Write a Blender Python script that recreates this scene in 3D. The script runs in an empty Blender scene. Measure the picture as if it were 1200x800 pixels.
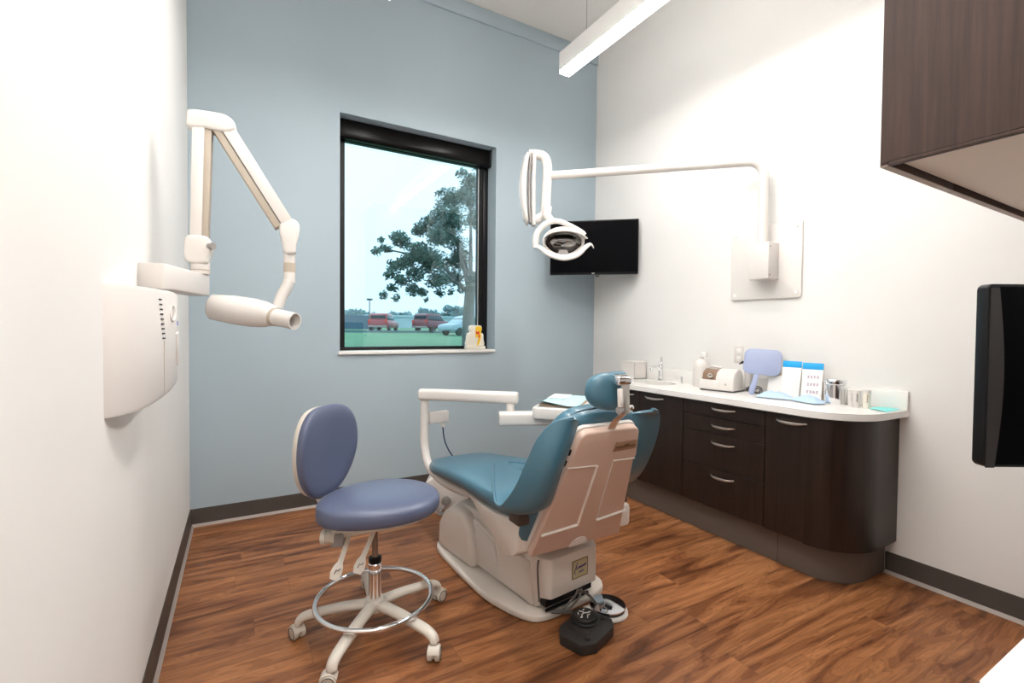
import bpy, bmesh, math, random
from math import pi, sin, cos, radians as R
from mathutils import Vector, Matrix, Euler
V = Vector
random.seed(7)
scn = bpy.context.scene
COL = scn.collection

# ------------------------------------------------------------------ camera
yaw, pitch, roll, fpx = 0.5213, 0.0231, 0.0090, 553.93
fw = V((sin(yaw)*cos(pitch), cos(yaw)*cos(pitch), -sin(pitch)))
rt = V((cos(yaw), -sin(yaw), 0)); up = rt.cross(fw)
r2 = rt*cos(roll)+up*sin(roll); u2 = up*cos(roll)-rt*sin(roll)
cd = bpy.data.cameras.new('camera'); cam = bpy.data.objects.new('camera', cd); COL.objects.link(cam)
cam.matrix_world = Matrix(((r2.x, u2.x, -fw.x, 0), (r2.y, u2.y, -fw.y, 0), (r2.z, u2.z, -fw.z, 1.32), (0, 0, 0, 1)))
cd.sensor_width = 36; cd.lens = fpx*36/1200; cd.clip_start = 0.02; cd.clip_end = 900
scn.camera = cam
# ------------------------------------------------------------------ world, lamps, exposure
scn.view_settings.view_transform = 'Standard'; scn.view_settings.look = 'None'
scn.view_settings.gamma = 1; scn.view_settings.use_curve_mapping = False
scn.view_settings.exposure = 1.42
LENS_STRENGTH = 26.0     # pendant light lens
SKY_STRENGTH = 0.85
w = bpy.data.worlds.new('overcast_sky'); scn.world = w; w.use_nodes = True
nt = w.node_tree; bg = nt.nodes['Background']
tc = nt.nodes.new('ShaderNodeTexCoord'); sp = nt.nodes.new('ShaderNodeSeparateXYZ'); cr = nt.nodes.new('ShaderNodeValToRGB')
nt.links.new(tc.outputs['Generated'], sp.inputs[0]); nt.links.new(sp.outputs['Z'], cr.inputs[0]); nt.links.new(cr.outputs[0], bg.inputs[0])
e = cr.color_ramp.elements
e[0].position = 0.0; e[0].color = (0.60, 0.76, 0.90, 1); e[1].position = 0.6; e[1].color = (0.80, 0.90, 0.98, 1)
bg.inputs[1].default_value = SKY_STRENGTH
def area(name, loc, size, power, color, rot=(0, 0, 0), sy=None):
    l = bpy.data.lights.new(name, 'AREA'); l.energy = power; l.color = color; l.size = size
    if sy: l.shape = 'RECTANGLE'; l.size_y = sy
    o = bpy.data.objects.new(name, l); o.location = loc; o.rotation_euler = rot; COL.objects.link(o); return o
WARM = (1.0, 0.965, 0.92)
area('entry_fill_light', (0.25, -0.35, 3.28), 0.6, 9, WARM)  # unseen lamp added behind the camera to lighten the left wall

# ------------------------------------------------------------------ materials
def mat(name, color, rough=0.5, metal=0.0, spec=0.5, coat=0.0, alpha=None, emit=None, sub=0.0):
    m = bpy.data.materials.new(name); m.use_nodes = True
    b = m.node_tree.nodes['Principled BSDF']
    b.inputs['Base Color'].default_value = (*color, 1); b.inputs['Roughness'].default_value = rough
    b.inputs['Metallic'].default_value = metal; b.inputs['Specular IOR Level'].default_value = spec
    b.inputs['Coat Weight'].default_value = coat
    if emit: b.inputs['Emission Color'].default_value = (*emit[0], 1); b.inputs['Emission Strength'].default_value = emit[1]
    return m
def nodes(m): return m.node_tree.nodes, m.node_tree.links, m.node_tree.nodes['Principled BSDF']
def noise_bump(m, scale=80, strength=0.1, dist=0.002, vec=None):
    n, l, b = nodes(m); t = n.new('ShaderNodeTexCoord'); no = n.new('ShaderNodeTexNoise'); bu = n.new('ShaderNodeBump')
    no.inputs['Scale'].default_value = scale; no.inputs['Detail'].default_value = 4
    l.new(t.outputs['Object'], no.inputs['Vector']); l.new(no.outputs[0], bu.inputs['Height'])
    bu.inputs['Strength'].default_value = strength; bu.inputs['Distance'].default_value = dist
    l.new(bu.outputs[0], b.inputs['Normal']); return m
def mottle(m, c1, c2, scale=3, detail=3, stretch=(1, 1, 1), lo=0.3, hi=0.7):
    n, l, b = nodes(m); t = n.new('ShaderNodeTexCoord'); mp = n.new('ShaderNodeMapping'); no = n.new('ShaderNodeTexNoise'); r = n.new('ShaderNodeValToRGB')
    mp.inputs['Scale'].default_value = stretch; no.inputs['Scale'].default_value = scale; no.inputs['Detail'].default_value = detail
    l.new(t.outputs['Object'], mp.inputs[0]); l.new(mp.outputs[0], no.inputs['Vector']); l.new(no.outputs[0], r.inputs[0])
    r.color_ramp.elements[0].color = (*c1, 1); r.color_ramp.elements[1].color = (*c2, 1)
    r.color_ramp.elements[0].position = lo; r.color_ramp.elements[1].position = hi
    l.new(r.outputs[0], b.inputs['Base Color']); return m
M = {}
M['wall_white'] = noise_bump(mottle(mat('wall_white', (.82, .8, .78), 0.6, spec=.3), (.80, .785, .765), (.83, .82, .80), 1.5), 260, .12, .001)
M['wall_blue'] = noise_bump(mottle(mat('wall_blue', (.3, .42, .5), 0.5, spec=.35), (.405, .495, .555), (.42, .51, .57), 1.5), 260, .12, .001)
M['ceiling'] = noise_bump(mat('ceiling_paint', (.80, .78, .75), 0.8), 200, .1, .001)
M['base'] = mottle(mat('baseboard_vinyl', (.05, .04, .033), 0.45), (.052, .040, .033), (.062, .048, .04), 6)
M['caulk'] = mat('floor_cove_strip', (.34, .29, .26), 0.5)
M['white'] = mat('white_plastic', (.72, .68, .65), 0.32)
M['white_gloss'] = mat('white_enamel', (.76, .725, .69), 0.25, coat=.15)
M['offwhite'] = mat('offwhite_plastic', (.66, .61, .54), 0.38)
M['beige'] = mat('beige_band', (.50, .43, .35), 0.45)
M['shellback'] = mat('shell_floor_bounce_tan', (.66, .49, .41), 0.4)  # warm white shell; bounce from the floor is painted in as tan
M['chairbase'] = mat('chair_base_cover', (.74, .68, .62), 0.35)
M['black'] = mat('black_plastic', (.006, .006, .007), 0.4, spec=.25)
M['screen'] = mat('screen_glass', (.002, .002, .003), 0.35, spec=.03)
M['blackframe'] = mat('window_frame_black', (.005, .005, .006), .4, spec=.3)
M['chrome'] = mat('chrome', (.85, .85, .86), 0.08, 1.0)
M['steel'] = mat('brushed_steel', (.72, .69, .65), 0.28, 1.0)
M['teal'] = noise_bump(mat('teal_vinyl', (.050, .150, .215), 0.36, spec=.6, coat=.25), 400, .12, .001)
M['teal_piping'] = mat('teal_piping', (.012, .05, .09), 0.4)
M['slate'] = noise_bump(mat('slate_blue_vinyl', (.105, .125, .205), 0.36, spec=.5), 400, .1, .001)
M['counter'] = mat('white_solid_surface', (.87, .855, .83), 0.22)
M['kick'] = mat('toe_kick', (.125, .098, .082), 0.5)
M['cord'] = mat('grey_cord', (.10, .085, .075), 0.5)
M['bluecord'] = mat('blue_cord', (.02, .03, .10), 0.4)
M['rubber'] = mat('dark_rubber', (.02, .018, .018), 0.55)
M['paper'] = noise_bump(mat('pale_blue_paper', (.48, .74, .80), 0.8), 60, .3, .002)
M['paperwhite'] = mat('white_paper', (.85, .84, .82), 0.8)
M['mint'] = mat('mint_napkin', (.25, .72, .70), 0.8)
M['cyan'] = mat('bright_blue_print', (.01, .38, .80), 0.5)
M['ink'] = mat('purple_ink', (.35, .20, .32), 0.7)
M['inkdark'] = mat('dark_ink', (.03, .03, .035), 0.7)
M['glovemat'] = noise_bump(mat('pale_blue_film', (.50, .66, .86), 0.4), 60, .4, .004)
M['lilac'] = mat('lilac_grey_plastic', (.33, .38, .56), 0.4)
M['bronze'] = mat('smoked_brown_plastic', (.26, .16, .11), 0.25)
M['darkgrey'] = mat('dark_grey_plastic', (.07, .062, .058), 0.45)
M['grey'] = mat('mid_grey_plastic', (.30, .28, .27), 0.45)
M['taupe'] = mat('taupe_label', (.33, .20, .13), 0.4)
M['gold'] = mat('gold_label', (.50, .43, .26), 0.4)
M['yellow'] = mat('yellow_resin', (.95, .62, .03), 0.3)
M['red'] = mat('red_resin', (.8, .05, .02), 0.3)
M['cream'] = mat('cream_resin', (.84, .80, .70), 0.3)
M['underside'] = mat('cabinet_underside', (.72, .60, .50), 0.5)  # tan panel, its colour lightened to stand in for worktop bounce
M['underside2'] = mat('door_edge_band', (.36, .28, .23), 0.5)
M['lens'] = mat('light_lens', (.9, .9, .9), 0.4, emit=((1.0, .97, .93), LENS_STRENGTH))
M['fixture'] = mat('fixture_white', (.80, .78, .76), 0.45)
M['sinksteel'] = mat('sink_bowl', (.62, .56, .50), 0.25, .8)
M['mirror'] = mat('reflector_mirror', (.30, .29, .28), 0.04, 1.0)

def wood_dark(name, axis_vertical=True, c=((.012, .0065, .0045), (.030, .016, .011)), rough=.33):
    m = mat(name, c[0], rough, spec=.4); n, l, b = nodes(m)
    t = n.new('ShaderNodeTexCoord'); mp = n.new('ShaderNodeMapping'); no = n.new('ShaderNodeTexNoise'); r = n.new('ShaderNodeValToRGB')
    mp.inputs['Scale'].default_value = (38, 38, 1.3) if axis_vertical else (1.3, 38, 38)
    no.inputs['Scale'].default_value = 1.6; no.inputs['Detail'].default_value = 8; no.inputs['Roughness'].default_value = .65
    l.new(t.outputs['Object'], mp.inputs[0]); l.new(mp.outputs[0], no.inputs['Vector']); l.new(no.outputs[0], r.inputs[0])
    r.color_ramp.elements[0].position = .32; r.color_ramp.elements[0].color = (*c[0], 1)
    r.color_ramp.elements[1].position = .72; r.color_ramp.elements[1].color = (*c[1], 1)
    l.new(r.outputs[0], b.inputs['Base Color']); return m
M['espresso'] = wood_dark('espresso_wood')
M['walnut'] = wood_dark('upper_walnut', c=((.028, .012, .009), (.066, .032, .023)), rough=.6)

def floor_mat():
    m = mat('wood_plank_floor', (.3, .14, .07), .38, spec=.4); n, l, b = nodes(m)
    t = n.new('ShaderNodeTexCoord')
    br = n.new('ShaderNodeTexBrick')
    br.offset = 0.0; br.inputs['Scale'].default_value = 1.0; br.inputs['Brick Width'].default_value = 1.22; br.inputs['Row Height'].default_value = .152
    br.inputs['Mortar Size'].default_value = .0008; br.inputs['Mortar Smooth'].default_value = .1; br.inputs['Bias'].default_value = 0
    br.inputs['Color1'].default_value = (0, 0, 0, 1); br.inputs['Color2'].default_value = (1, 1, 1, 1); br.inputs['Mortar'].default_value = (.5, .5, .5, 1)
    spx = n.new('ShaderNodeSeparateXYZ'); l.new(t.outputs['Object'], spx.inputs[0])
    dv = n.new('ShaderNodeMath'); dv.operation = 'DIVIDE'; dv.inputs[1].default_value = .152; l.new(spx.outputs['Y'], dv.inputs[0])
    fl_ = n.new('ShaderNodeMath'); fl_.operation = 'FLOOR'; l.new(dv.outputs[0], fl_.inputs[0])
    wn = n.new('ShaderNodeTexWhiteNoise'); wn.noise_dimensions = '1D'; l.new(fl_.outputs[0], wn.inputs['W'])
    ma = n.new('ShaderNodeMath'); ma.operation = 'MULTIPLY_ADD'; ma.inputs[1].default_value = 1.22; l.new(wn.outputs['Value'], ma.inputs[0]); l.new(spx.outputs['X'], ma.inputs[2])
    cb = n.new('ShaderNodeCombineXYZ'); l.new(ma.outputs[0], cb.inputs['X']); l.new(spx.outputs['Y'], cb.inputs['Y'])
    l.new(cb.outputs[0], br.inputs['Vector'])
    # per-plank offset
    mul = n.new('ShaderNodeVectorMath'); mul.operation = 'SCALE'; mul.inputs['Scale'].default_value = 7.3
    add = n.new('ShaderNodeVectorMath'); add.operation = 'ADD'
    l.new(br.outputs['Color'], mul.inputs[0]); l.new(t.outputs['Object'], add.inputs[0]); l.new(mul.outputs[0], add.inputs[1])
    mp = n.new('ShaderNodeMapping'); mp.inputs['Scale'].default_value = (1.0, 7.5, 1); l.new(add.outputs[0], mp.inputs[0])
    # large swirls: distorted noise
    n1 = n.new('ShaderNodeTexNoise'); n1.inputs['Scale'].default_value = 1.35; n1.inputs['Detail'].default_value = 3; n1.inputs['Roughness'].default_value = .5; n1.inputs['Distortion'].default_value = 1.4
    l.new(mp.outputs[0], n1.inputs['Vector'])
    mp2 = n.new('ShaderNodeMapping'); mp2.inputs['Scale'].default_value = (3, 70, 1); l.new(add.outputs[0], mp2.inputs[0])
    n2 = n.new('ShaderNodeTexNoise'); n2.inputs['Scale'].default_value = 1.5; n2.inputs['Detail'].default_value = 5; l.new(mp2.outputs[0], n2.inputs['Vector'])
    r = n.new('ShaderNodeValToRGB'); l.new(n1.outputs[0], r.inputs[0])
    el = r.color_ramp.elements; el[0].position = .27; el[0].color = (.085, .028, .011, 1); el[1].position = .78; el[1].color = (.50, .225, .095, 1)
    e2 = el.new(.43); e2.color = (.23, .085, .032, 1); e3 = el.new(.56); e3.color = (.36, .15, .058, 1)
    mx = n.new('ShaderNodeMix'); mx.data_type = 'RGBA'; mx.blend_type = 'MULTIPLY'; mx.inputs[0].default_value = .55
    r2_ = n.new('ShaderNodeValToRGB'); r2_.color_ramp.elements[0].position = .25; r2_.color_ramp.elements[0].color = (.50, .46, .44, 1); r2_.color_ramp.elements[1].position = .7; r2_.color_ramp.elements[1].color = (1.12, 1.1, 1.08, 1)
    l.new(n2.outputs[0], r2_.inputs[0]); l.new(r.outputs[0], mx.inputs[6]); l.new(r2_.outputs[0], mx.inputs[7])
    # growth-ring contour lines
    rg_ = n.new('ShaderNodeMath'); rg_.operation = 'MULTIPLY'; rg_.inputs[1].default_value = 85; l.new(n1.outputs[0], rg_.inputs[0])
    sn = n.new('ShaderNodeMath'); sn.operation = 'SINE'; l.new(rg_.outputs[0], sn.inputs[0])
    rc = n.new('ShaderNodeValToRGB'); rc.color_ramp.elements[0].position = 0.0; rc.color_ramp.elements[0].color = (.68, .62, .58, 1); rc.color_ramp.elements[1].position = .45; rc.color_ramp.elements[1].color = (1.06, 1.05, 1.04, 1)
    hf = n.new('ShaderNodeMath'); hf.operation = 'MULTIPLY_ADD'; hf.inputs[1].default_value = .5; hf.inputs[2].default_value = .5; l.new(sn.outputs[0], hf.inputs[0]); l.new(hf.outputs[0], rc.inputs[0])
    mxr = n.new('ShaderNodeMix'); mxr.data_type = 'RGBA'; mxr.blend_type = 'MULTIPLY'; mxr.inputs[0].default_value = .55; l.new(mx.outputs[2], mxr.inputs[6]); l.new(rc.outputs[0], mxr.inputs[7]); mx = mxr
    mx2 = n.new('ShaderNodeMix'); mx2.data_type = 'RGBA'; mx2.blend_type = 'MULTIPLY'; mx2.inputs[0].default_value = 1
    rr = n.new('ShaderNodeValToRGB'); rr.color_ramp.elements[0].color = (.92, .91, .90, 1); rr.color_ramp.elements[1].color = (1.08, 1.07, 1.06, 1)
    l.new(br.outputs['Color'], rr.inputs[0]); l.new(mx.outputs[2], mx2.inputs[6]); l.new(rr.outputs[0], mx2.inputs[7])
    mx3 = n.new('ShaderNodeMix'); mx3.data_type = 'RGBA'; l.new(br.outputs['Fac'], mx3.inputs[0]); l.new(mx2.outputs[2], mx3.inputs[6]); mx3.inputs[7].default_value = (.16, .065, .03, 1)
    l.new(mx3.outputs[2], b.inputs['Base Color'])
    bu = n.new('ShaderNodeBump'); bu.inputs['Strength'].default_value = .12; bu.inputs['Distance'].default_value = .002; l.new(n2.outputs[0], bu.inputs['Height']); l.new(bu.outputs[0], b.inputs['Normal'])
    return m
M['floor'] = floor_mat()

def glass_mat(name, tint=(.93, .97, .97), refl=1.0, ior=1.5, haze=None):
    m = bpy.data.materials.new(name); m.use_nodes = True; n = m.node_tree.nodes; l = m.node_tree.links
    n.remove(n['Principled BSDF']); o = n['Material Output']
    tr = n.new('ShaderNodeBsdfTransparent'); tr.inputs[0].default_value = (*tint, 1)
    gl = n.new('ShaderNodeBsdfGlossy'); gl.inputs['Roughness'].default_value = .01; gl.inputs[0].default_value = (.95, .97, 1, 1)
    fr = n.new('ShaderNodeFresnel'); fr.inputs[0].default_value = ior
    mx = n.new('ShaderNodeMixShader'); l.new(fr.outputs[0], mx.inputs[0]); l.new(tr.outputs[0], mx.inputs[1]); l.new(gl.outputs[0], mx.inputs[2]); l.new(mx.outputs[0], o.inputs[0])
    return m
M['glass'] = glass_mat('window_glass', (.80, .93, .95), ior=1.75)
M['acrylic'] = glass_mat('clear_acrylic', (.97, .96, .95), ior=1.3)

# ------------------------------------------------------------------ mesh building
def rotm(rx=0, ry=0, rz=0): return Euler((rx, ry, rz)).to_matrix().to_4x4()
def frame(o, x, y, z): # 4x4 from basis
    return Matrix(((x[0], y[0], z[0], o[0]), (x[1], y[1], z[1], o[1]), (x[2], y[2], z[2], o[2]), (0, 0, 0, 1)))
def axis(o, d, upv=(0, 0, 1)):
    d = V(d).normalized(); upv = V(upv)
    if abs(d.dot(upv)) > .99: upv = V((1, 0, 0))
    x = upv.cross(d).normalized(); y = d.cross(x)
    return frame(o, x, y, d)
class B:
    def __init__(s): s.bm = bmesh.new()
    def merge(s, bm, mx=None):
        if mx is not None: bm.transform(mx)
        me = bpy.data.meshes.new('t'); bm.to_mesh(me); bm.free(); s.bm.from_mesh(me); bpy.data.meshes.remove(me); return s
    def box(s, c, size, rot=None, bev=0.0, seg=2, mx=None):
        bm = bmesh.new(); bmesh.ops.create_cube(bm, size=1); bmesh.ops.scale(bm, vec=size, verts=bm.verts)
        if bev > 0: bmesh.ops.bevel(bm, geom=bm.edges[:], offset=min(bev, min(size)*.49), segments=seg, profile=.5, affect='EDGES')
        m_ = Matrix.Translation(c)
        if rot is not None: m_ = m_ @ rotm(*rot)
        if mx is not None: m_ = mx @ m_
        return s.merge(bm, m_)
    def bb(s, a, b, bev=0.0, seg=2, mx=None):
        a, b = V(a), V(b); return s.box((a+b)/2, tuple(abs(x) for x in (b-a)), bev=bev, seg=seg, mx=mx)
    def cyl(s, p0, p1, r0, r1=None, seg=24, bev=0.0):
        r1 = r0 if r1 is None else r1
        d = V(p1)-V(p0); L = d.length
        prof = [(0, 0), (r0, 0), (r1, L), (0, L)] if bev <= 0 else [(0, 0), (r0-bev, 0), (r0-bev*.3, bev*.3), (r0, bev), (r1, L-bev), (r1-bev*.3, L-bev*.3), (r1-bev, L), (0, L)]
        return s.lathe(prof, axis(p0, d), seg)
    def lathe(s, prof, mx=None, seg=32):
        bm = bmesh.new(); rings = []
        for r, z in prof:
            if r < 1e-6: rings.append([bm.verts.new((0, 0, z))])
            else: rings.append([bm.verts.new((r*cos(2*pi*i/seg), r*sin(2*pi*i/seg), z)) for i in range(seg)])
        for a, b in zip(rings, rings[1:]):
            for i in range(seg):
                j = (i+1) % seg
                if len(a) == 1 and len(b) == 1: break
                if len(a) == 1: bm.faces.new((a[0], b[j], b[i]))
                elif len(b) == 1: bm.faces.new((a[i], a[j], b[0]))
                else: bm.faces.new((a[i], a[j], b[j], b[i]))
        bmesh.ops.recalc_face_normals(bm, faces=bm.faces)
        return s.merge(bm, mx)
    def loft(s, rings, cap=True, closed=False, mx=None):
        bm = bmesh.new(); vr = [[bm.verts.new(p) for p in r] for r in rings]; n = len(rings[0])
        pairs = list(zip(vr, vr[1:])) + ([(vr[-1], vr[0])] if closed else [])
        for a, b in pairs:
            for i in range(n):
                j = (i+1) % n
                bm.faces.new((a[i], a[j], b[j], b[i]))
        if cap and not closed: bm.faces.new(vr[0][::-1]); bm.faces.new(vr[-1])
        bmesh.ops.recalc_face_normals(bm, faces=bm.faces)
        return s.merge(bm, mx)
    def tube(s, pts, r, seg=12, closed=False, squash=None, upv=(0, 0, 1), cap=True):
        pts = [V(p) for p in pts]; n = len(pts); rs = r if isinstance(r, (list, tuple)) else [r]*n
        rings = []; prev = None
        for i, p_ in enumerate(pts):
            a = pts[(i-1) % n] if (closed or i > 0) else pts[i]; b = pts[(i+1) % n] if (closed or i < n-1) else pts[i]
            d = (b-a).normalized()
            if prev is None:
                u = V(upv); u = (u-d*u.dot(d))
                if u.length < 1e-3: u = V((1, 0, 0)); u = u-d*u.dot(d)
            else: u = prev-d*prev.dot(d)
            u.normalize(); prev = u; w_ = d.cross(u)
            sq = squash or (1, 1)
            rings.append([p_+u*(cos(2*pi*k/seg)*rs[i]*sq[0])+w_*(sin(2*pi*k/seg)*rs[i]*sq[1]) for k in range(seg)])
        return s.loft(rings, cap=cap, closed=closed)
    def prism(s, poly, z0, z1, mx=None, bev=0.0, seg=2):
        bm = bmesh.new(); a = [bm.verts.new((x, y, z0)) for x, y in poly]; b = [bm.verts.new((x, y, z1)) for x, y in poly]
        n = len(poly); bm.faces.new(a[::-1]); bm.faces.new(b)
        for i in range(n): j = (i+1) % n; bm.faces.new((a[i], a[j], b[j], b[i]))
        bmesh.ops.recalc_face_normals(bm, faces=bm.faces)
        if bev > 0:
            ed = [e_ for e_ in bm.edges if e_.calc_face_angle(0) > .6]
            bmesh.ops.bevel(bm, geom=ed, offset=bev, segments=seg, profile=.5, affect='EDGES')
        return s.merge(bm, mx)
    def pad(s, outline, T, mx=None, p=3.2, flat=.0, deform=None, rings=9):
        # cushion: superelliptic dome over an outline, both faces
        n = len(outline); cx = sum(a for a, b in outline)/n; cy = sum(b for a, b in outline)/n
        ss = [1-(1-math.cos(k/(rings-1)*pi/2))*1.0 for k in range(rings)]
        sc = [math.sin((k/(rings-1))**.8*pi/2) for k in range(rings)]  # 0..1
        rr = []
        for k in range(rings-1, 0, -1):
            t = sc[rings-k] if False else None
        lv = []
        for k in range(rings):
            a = k/(rings-1)*pi/2
            sca = 1-(1-cos(a))*flat if flat else cos(a)
            lv.append((cos(a)**(2/p) if cos(a) > 1e-6 else 0, sin(a)**(2/p)))
        bot = [[(cx+(x-cx)*c_, cy+(y-cy)*c_, -T/2*h) for x, y in outline] for c_, h in lv[::-1][1:]]
        top = [[(cx+(x-cx)*c_, cy+(y-cy)*c_, T/2*h) for x, y in outline] for c_, h in lv[1:-1]]
        rg = bot+top
        bm = bmesh.new(); vr = [[bm.verts.new(q) for q in r_] for r_ in rg]
        for a, b in zip(vr, vr[1:]):
            for i in range(n): j = (i+1) % n; bm.faces.new((a[i], a[j], b[j], b[i]))
        c0 = bm.verts.new((cx, cy, -T/2)); c1 = bm.verts.new((cx, cy, T/2))
        for i in range(n):
            j = (i+1) % n; bm.faces.new((c0, vr[0][j], vr[0][i])); bm.faces.new((c1, vr[-1][i], vr[-1][j]))
        if deform:
            for v in bm.verts: v.co = V(deform(*v.co))
        bmesh.ops.recalc_face_normals(bm, faces=bm.faces)
        return s.merge(bm, mx)
    def sheet(s, grid, th):  # grid of points (rows x cols) thickened
        bm = bmesh.new(); vs = [[bm.verts.new(p_) for p_ in r_] for r_ in grid]
        for a, b in zip(vs, vs[1:]):
            for i in range(len(a)-1): bm.faces.new((a[i], a[i+1], b[i+1], b[i]))
        bmesh.ops.recalc_face_normals(bm, faces=bm.faces)
        bmesh.ops.solidify(bm, geom=bm.faces[:], thickness=th)
        bmesh.ops.recalc_face_normals(bm, faces=bm.faces)
        return s.merge(bm)
    def ell(s, c, rad, rot=None, seg=24, mx=None):
        bm = bmesh.new(); bmesh.ops.create_uvsphere(bm, u_segments=seg, v_segments=seg//2, radius=1)
        m_ = Matrix.Translation(c) @ (rotm(*rot) if rot else Matrix()) @ Matrix.Diagonal((*rad, 1))
        if mx is not None: m_ = mx @ m_
        return s.merge(bm, m_)
    def out(s, name, m, parent=None, ang=35, flat=False, kind=None):
        me = bpy.data.meshes.new(name)
        if parent is not None:
            root = parent
            while root.parent: root = root.parent
            s.bm.transform((Matrix.Translation(root.location) @ root.rotation_euler.to_matrix().to_4x4()).inverted())
        s.bm.to_mesh(me); s.bm.free(); me.materials.append(m)
        if not flat:
            me.shade_smooth()
            try: me.set_sharp_from_angle(angle=R(ang))
            except Exception: pass
        o = bpy.data.objects.new(name, me); COL.objects.link(o)
        if parent is not None: o.parent = parent
        if kind: o['kind'] = kind
        return o
def thing(name, label, cat, loc, group=None, rz=0):
    o = bpy.data.objects.new(name, None); o.location = loc; o.rotation_euler = (0, 0, rz); o.empty_display_size = .05; COL.objects.link(o)
    o['label'] = label; o['category'] = cat
    if group: o['group'] = group
    return o
def tag(o, label, cat, group=None):
    o['label'] = label; o['category'] = cat
    if group: o['group'] = group
    return o
def struct(b, name, m, parent=None, **k):
    return b.out(name, m, parent, kind='structure', **k)
def arc(c, r, a0, a1, n, plane='xy', rb=None):
    rb = rb or r; out_ = []
    for i in range(n+1):
        a = R(a0+(a1-a0)*i/n); x, y = r*cos(a), rb*sin(a)
        out_.append({'xy': (c[0]+x, c[1]+y, c[2]), 'xz': (c[0]+x, c[1], c[2]+y), 'yz': (c[0], c[1]+x, c[2]+y)}[plane] if len(c) == 3 else (c[0]+x, c[1]+y))
    return out_
def rrect(x0, y0, x1, y1, r, n=6):
    return arc((x1-r, y1-r), r, 0, 90, n)+arc((x0+r, y1-r), r, 90, 180, n)+arc((x0+r, y0+r), r, 180, 270, n)+arc((x1-r, y0+r), r, 270, 360, n)
def smooth_closed(pts, n=6):
    out_ = []; N = len(pts)
    for i in range(N):
        p0, p1, p2, p3 = (pts[(i+k-1) % N] for k in range(4))
        for j in range(n):
            t = j/n
            out_.append(tuple(.5*((2*p1[k])+(-p0[k]+p2[k])*t+(2*p0[k]-5*p1[k]+4*p2[k]-p3[k])*t*t+(-p0[k]+3*p1[k]-3*p2[k]+p3[k])*t**3) for k in range(len(p1))))
    return out_
def smooth(pts, n=6):
    P_ = [pts[0]]+list(pts)+[pts[-1]]; out_ = []
    for i in range(len(pts)-1):
        p0, p1, p2, p3 = P_[i:i+4]
        for j in range(n):
            t = j/n
            out_.append(tuple(.5*((2*p1[k])+(-p0[k]+p2[k])*t+(2*p0[k]-5*p1[k]+4*p2[k]-p3[k])*t*t+(-p0[k]+3*p1[k]-3*p2[k]+p3[k])*t**3) for k in range(len(p1))))
    return out_+[tuple(pts[-1])]

# ================================================================== ROOM
XL, XR, YB, ZC = -.295, 3.107, 3.748, 4.10
WX0, WX1, WZ0, WZ1 = .651, 1.975, 1.15, 2.942     # window opening
GY = YB+.19                                        # glass plane
YF = .12; YE = -.95; XE = .75                      # front wall, entry alcove
struct(B().bb((XL-.3, YE-.3, -.12), (XR+.3, YB+.3, 0)), 'floor', M['floor'])
struct(B().bb((XL-.3, YE-.3, ZC), (XR+.3, YB+.3, ZC+.12)), 'ceiling', M['ceiling'])
struct(B().bb((XL-.12, YE-.2, 0), (XL, YB+.24, ZC)), 'wall_left', M['wall_white'])
struct(B().bb((XR, YE-.2, 0), (XR+.12, YB+.24, ZC)), 'wall_right', M['wall_white'])
b = B()
b.bb((XL, YB, 0), (WX0, YB+.24, ZC)); b.bb((WX1, YB, 0), (XR, YB+.24, ZC)); b.bb((WX0, YB, 0), (WX1, YB+.24, WZ0)); b.bb((WX0, YB, WZ1), (WX1, YB+.24, ZC))
struct(b, 'wall_back', M['wall_blue'])
struct(B().bb((XE, YF-.12, 0), (XR, YF, ZC)), 'wall_front', M['wall_white'])
struct(B().bb((XE, YE, 0), (XE+.12, YF-.12, ZC)), 'wall_entry', M['wall_white'])
struct(B().bb((XL, YE-.12, 0), (XE+.12, YE, ZC)), 'wall_hall', M['wall_white'])
struct(B().bb((XL, YE, 3.3), (XE, YF-.12, 3.36)), 'trim_1', M['ceiling'])
struct(B().bb((XL, YB-.022, 3.975), (XR, YB, ZC), bev=.003), 'trim_2', M['wall_blue'])
def baseboard(name, poly_pts, side):
    # profile swept along a straight run: a coved vinyl base with pale strip at the floor
    (x0, y0), (x1, y1) = poly_pts; d = V((x1-x0, y1-y0, 0)); L = d.length; d.normalize(); nrm = V(side)
    m_ = frame((x0, y0, 0), nrm, (0, 0, 1), d)
    o = struct(B().prism([(0, 0), (.011, 0), (.011, .018), (.006, .03), (.006, .108), (.003, .116), (0, .116)], 0, L, m_), name, M['base'])
    struct(B().prism([(.011, 0), (.024, 0), (.019, .006), (.011, .017)], 0, L, m_), 'trim_strip', M['caulk'], parent=o)
baseboard('baseboard_left', ((XL, YE), (XL, YB)), (1, 0, 0))
baseboard('baseboard_back', ((XL, YB), (XR, YB)), (0, -1, 0))
baseboard('baseboard_right', ((XR, 3.16), (XR, YB)), (-1, 0, 0))
baseboard('baseboard_right', ((XR, YF), (XR, 1.216)), (-1, 0, 0))
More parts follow.
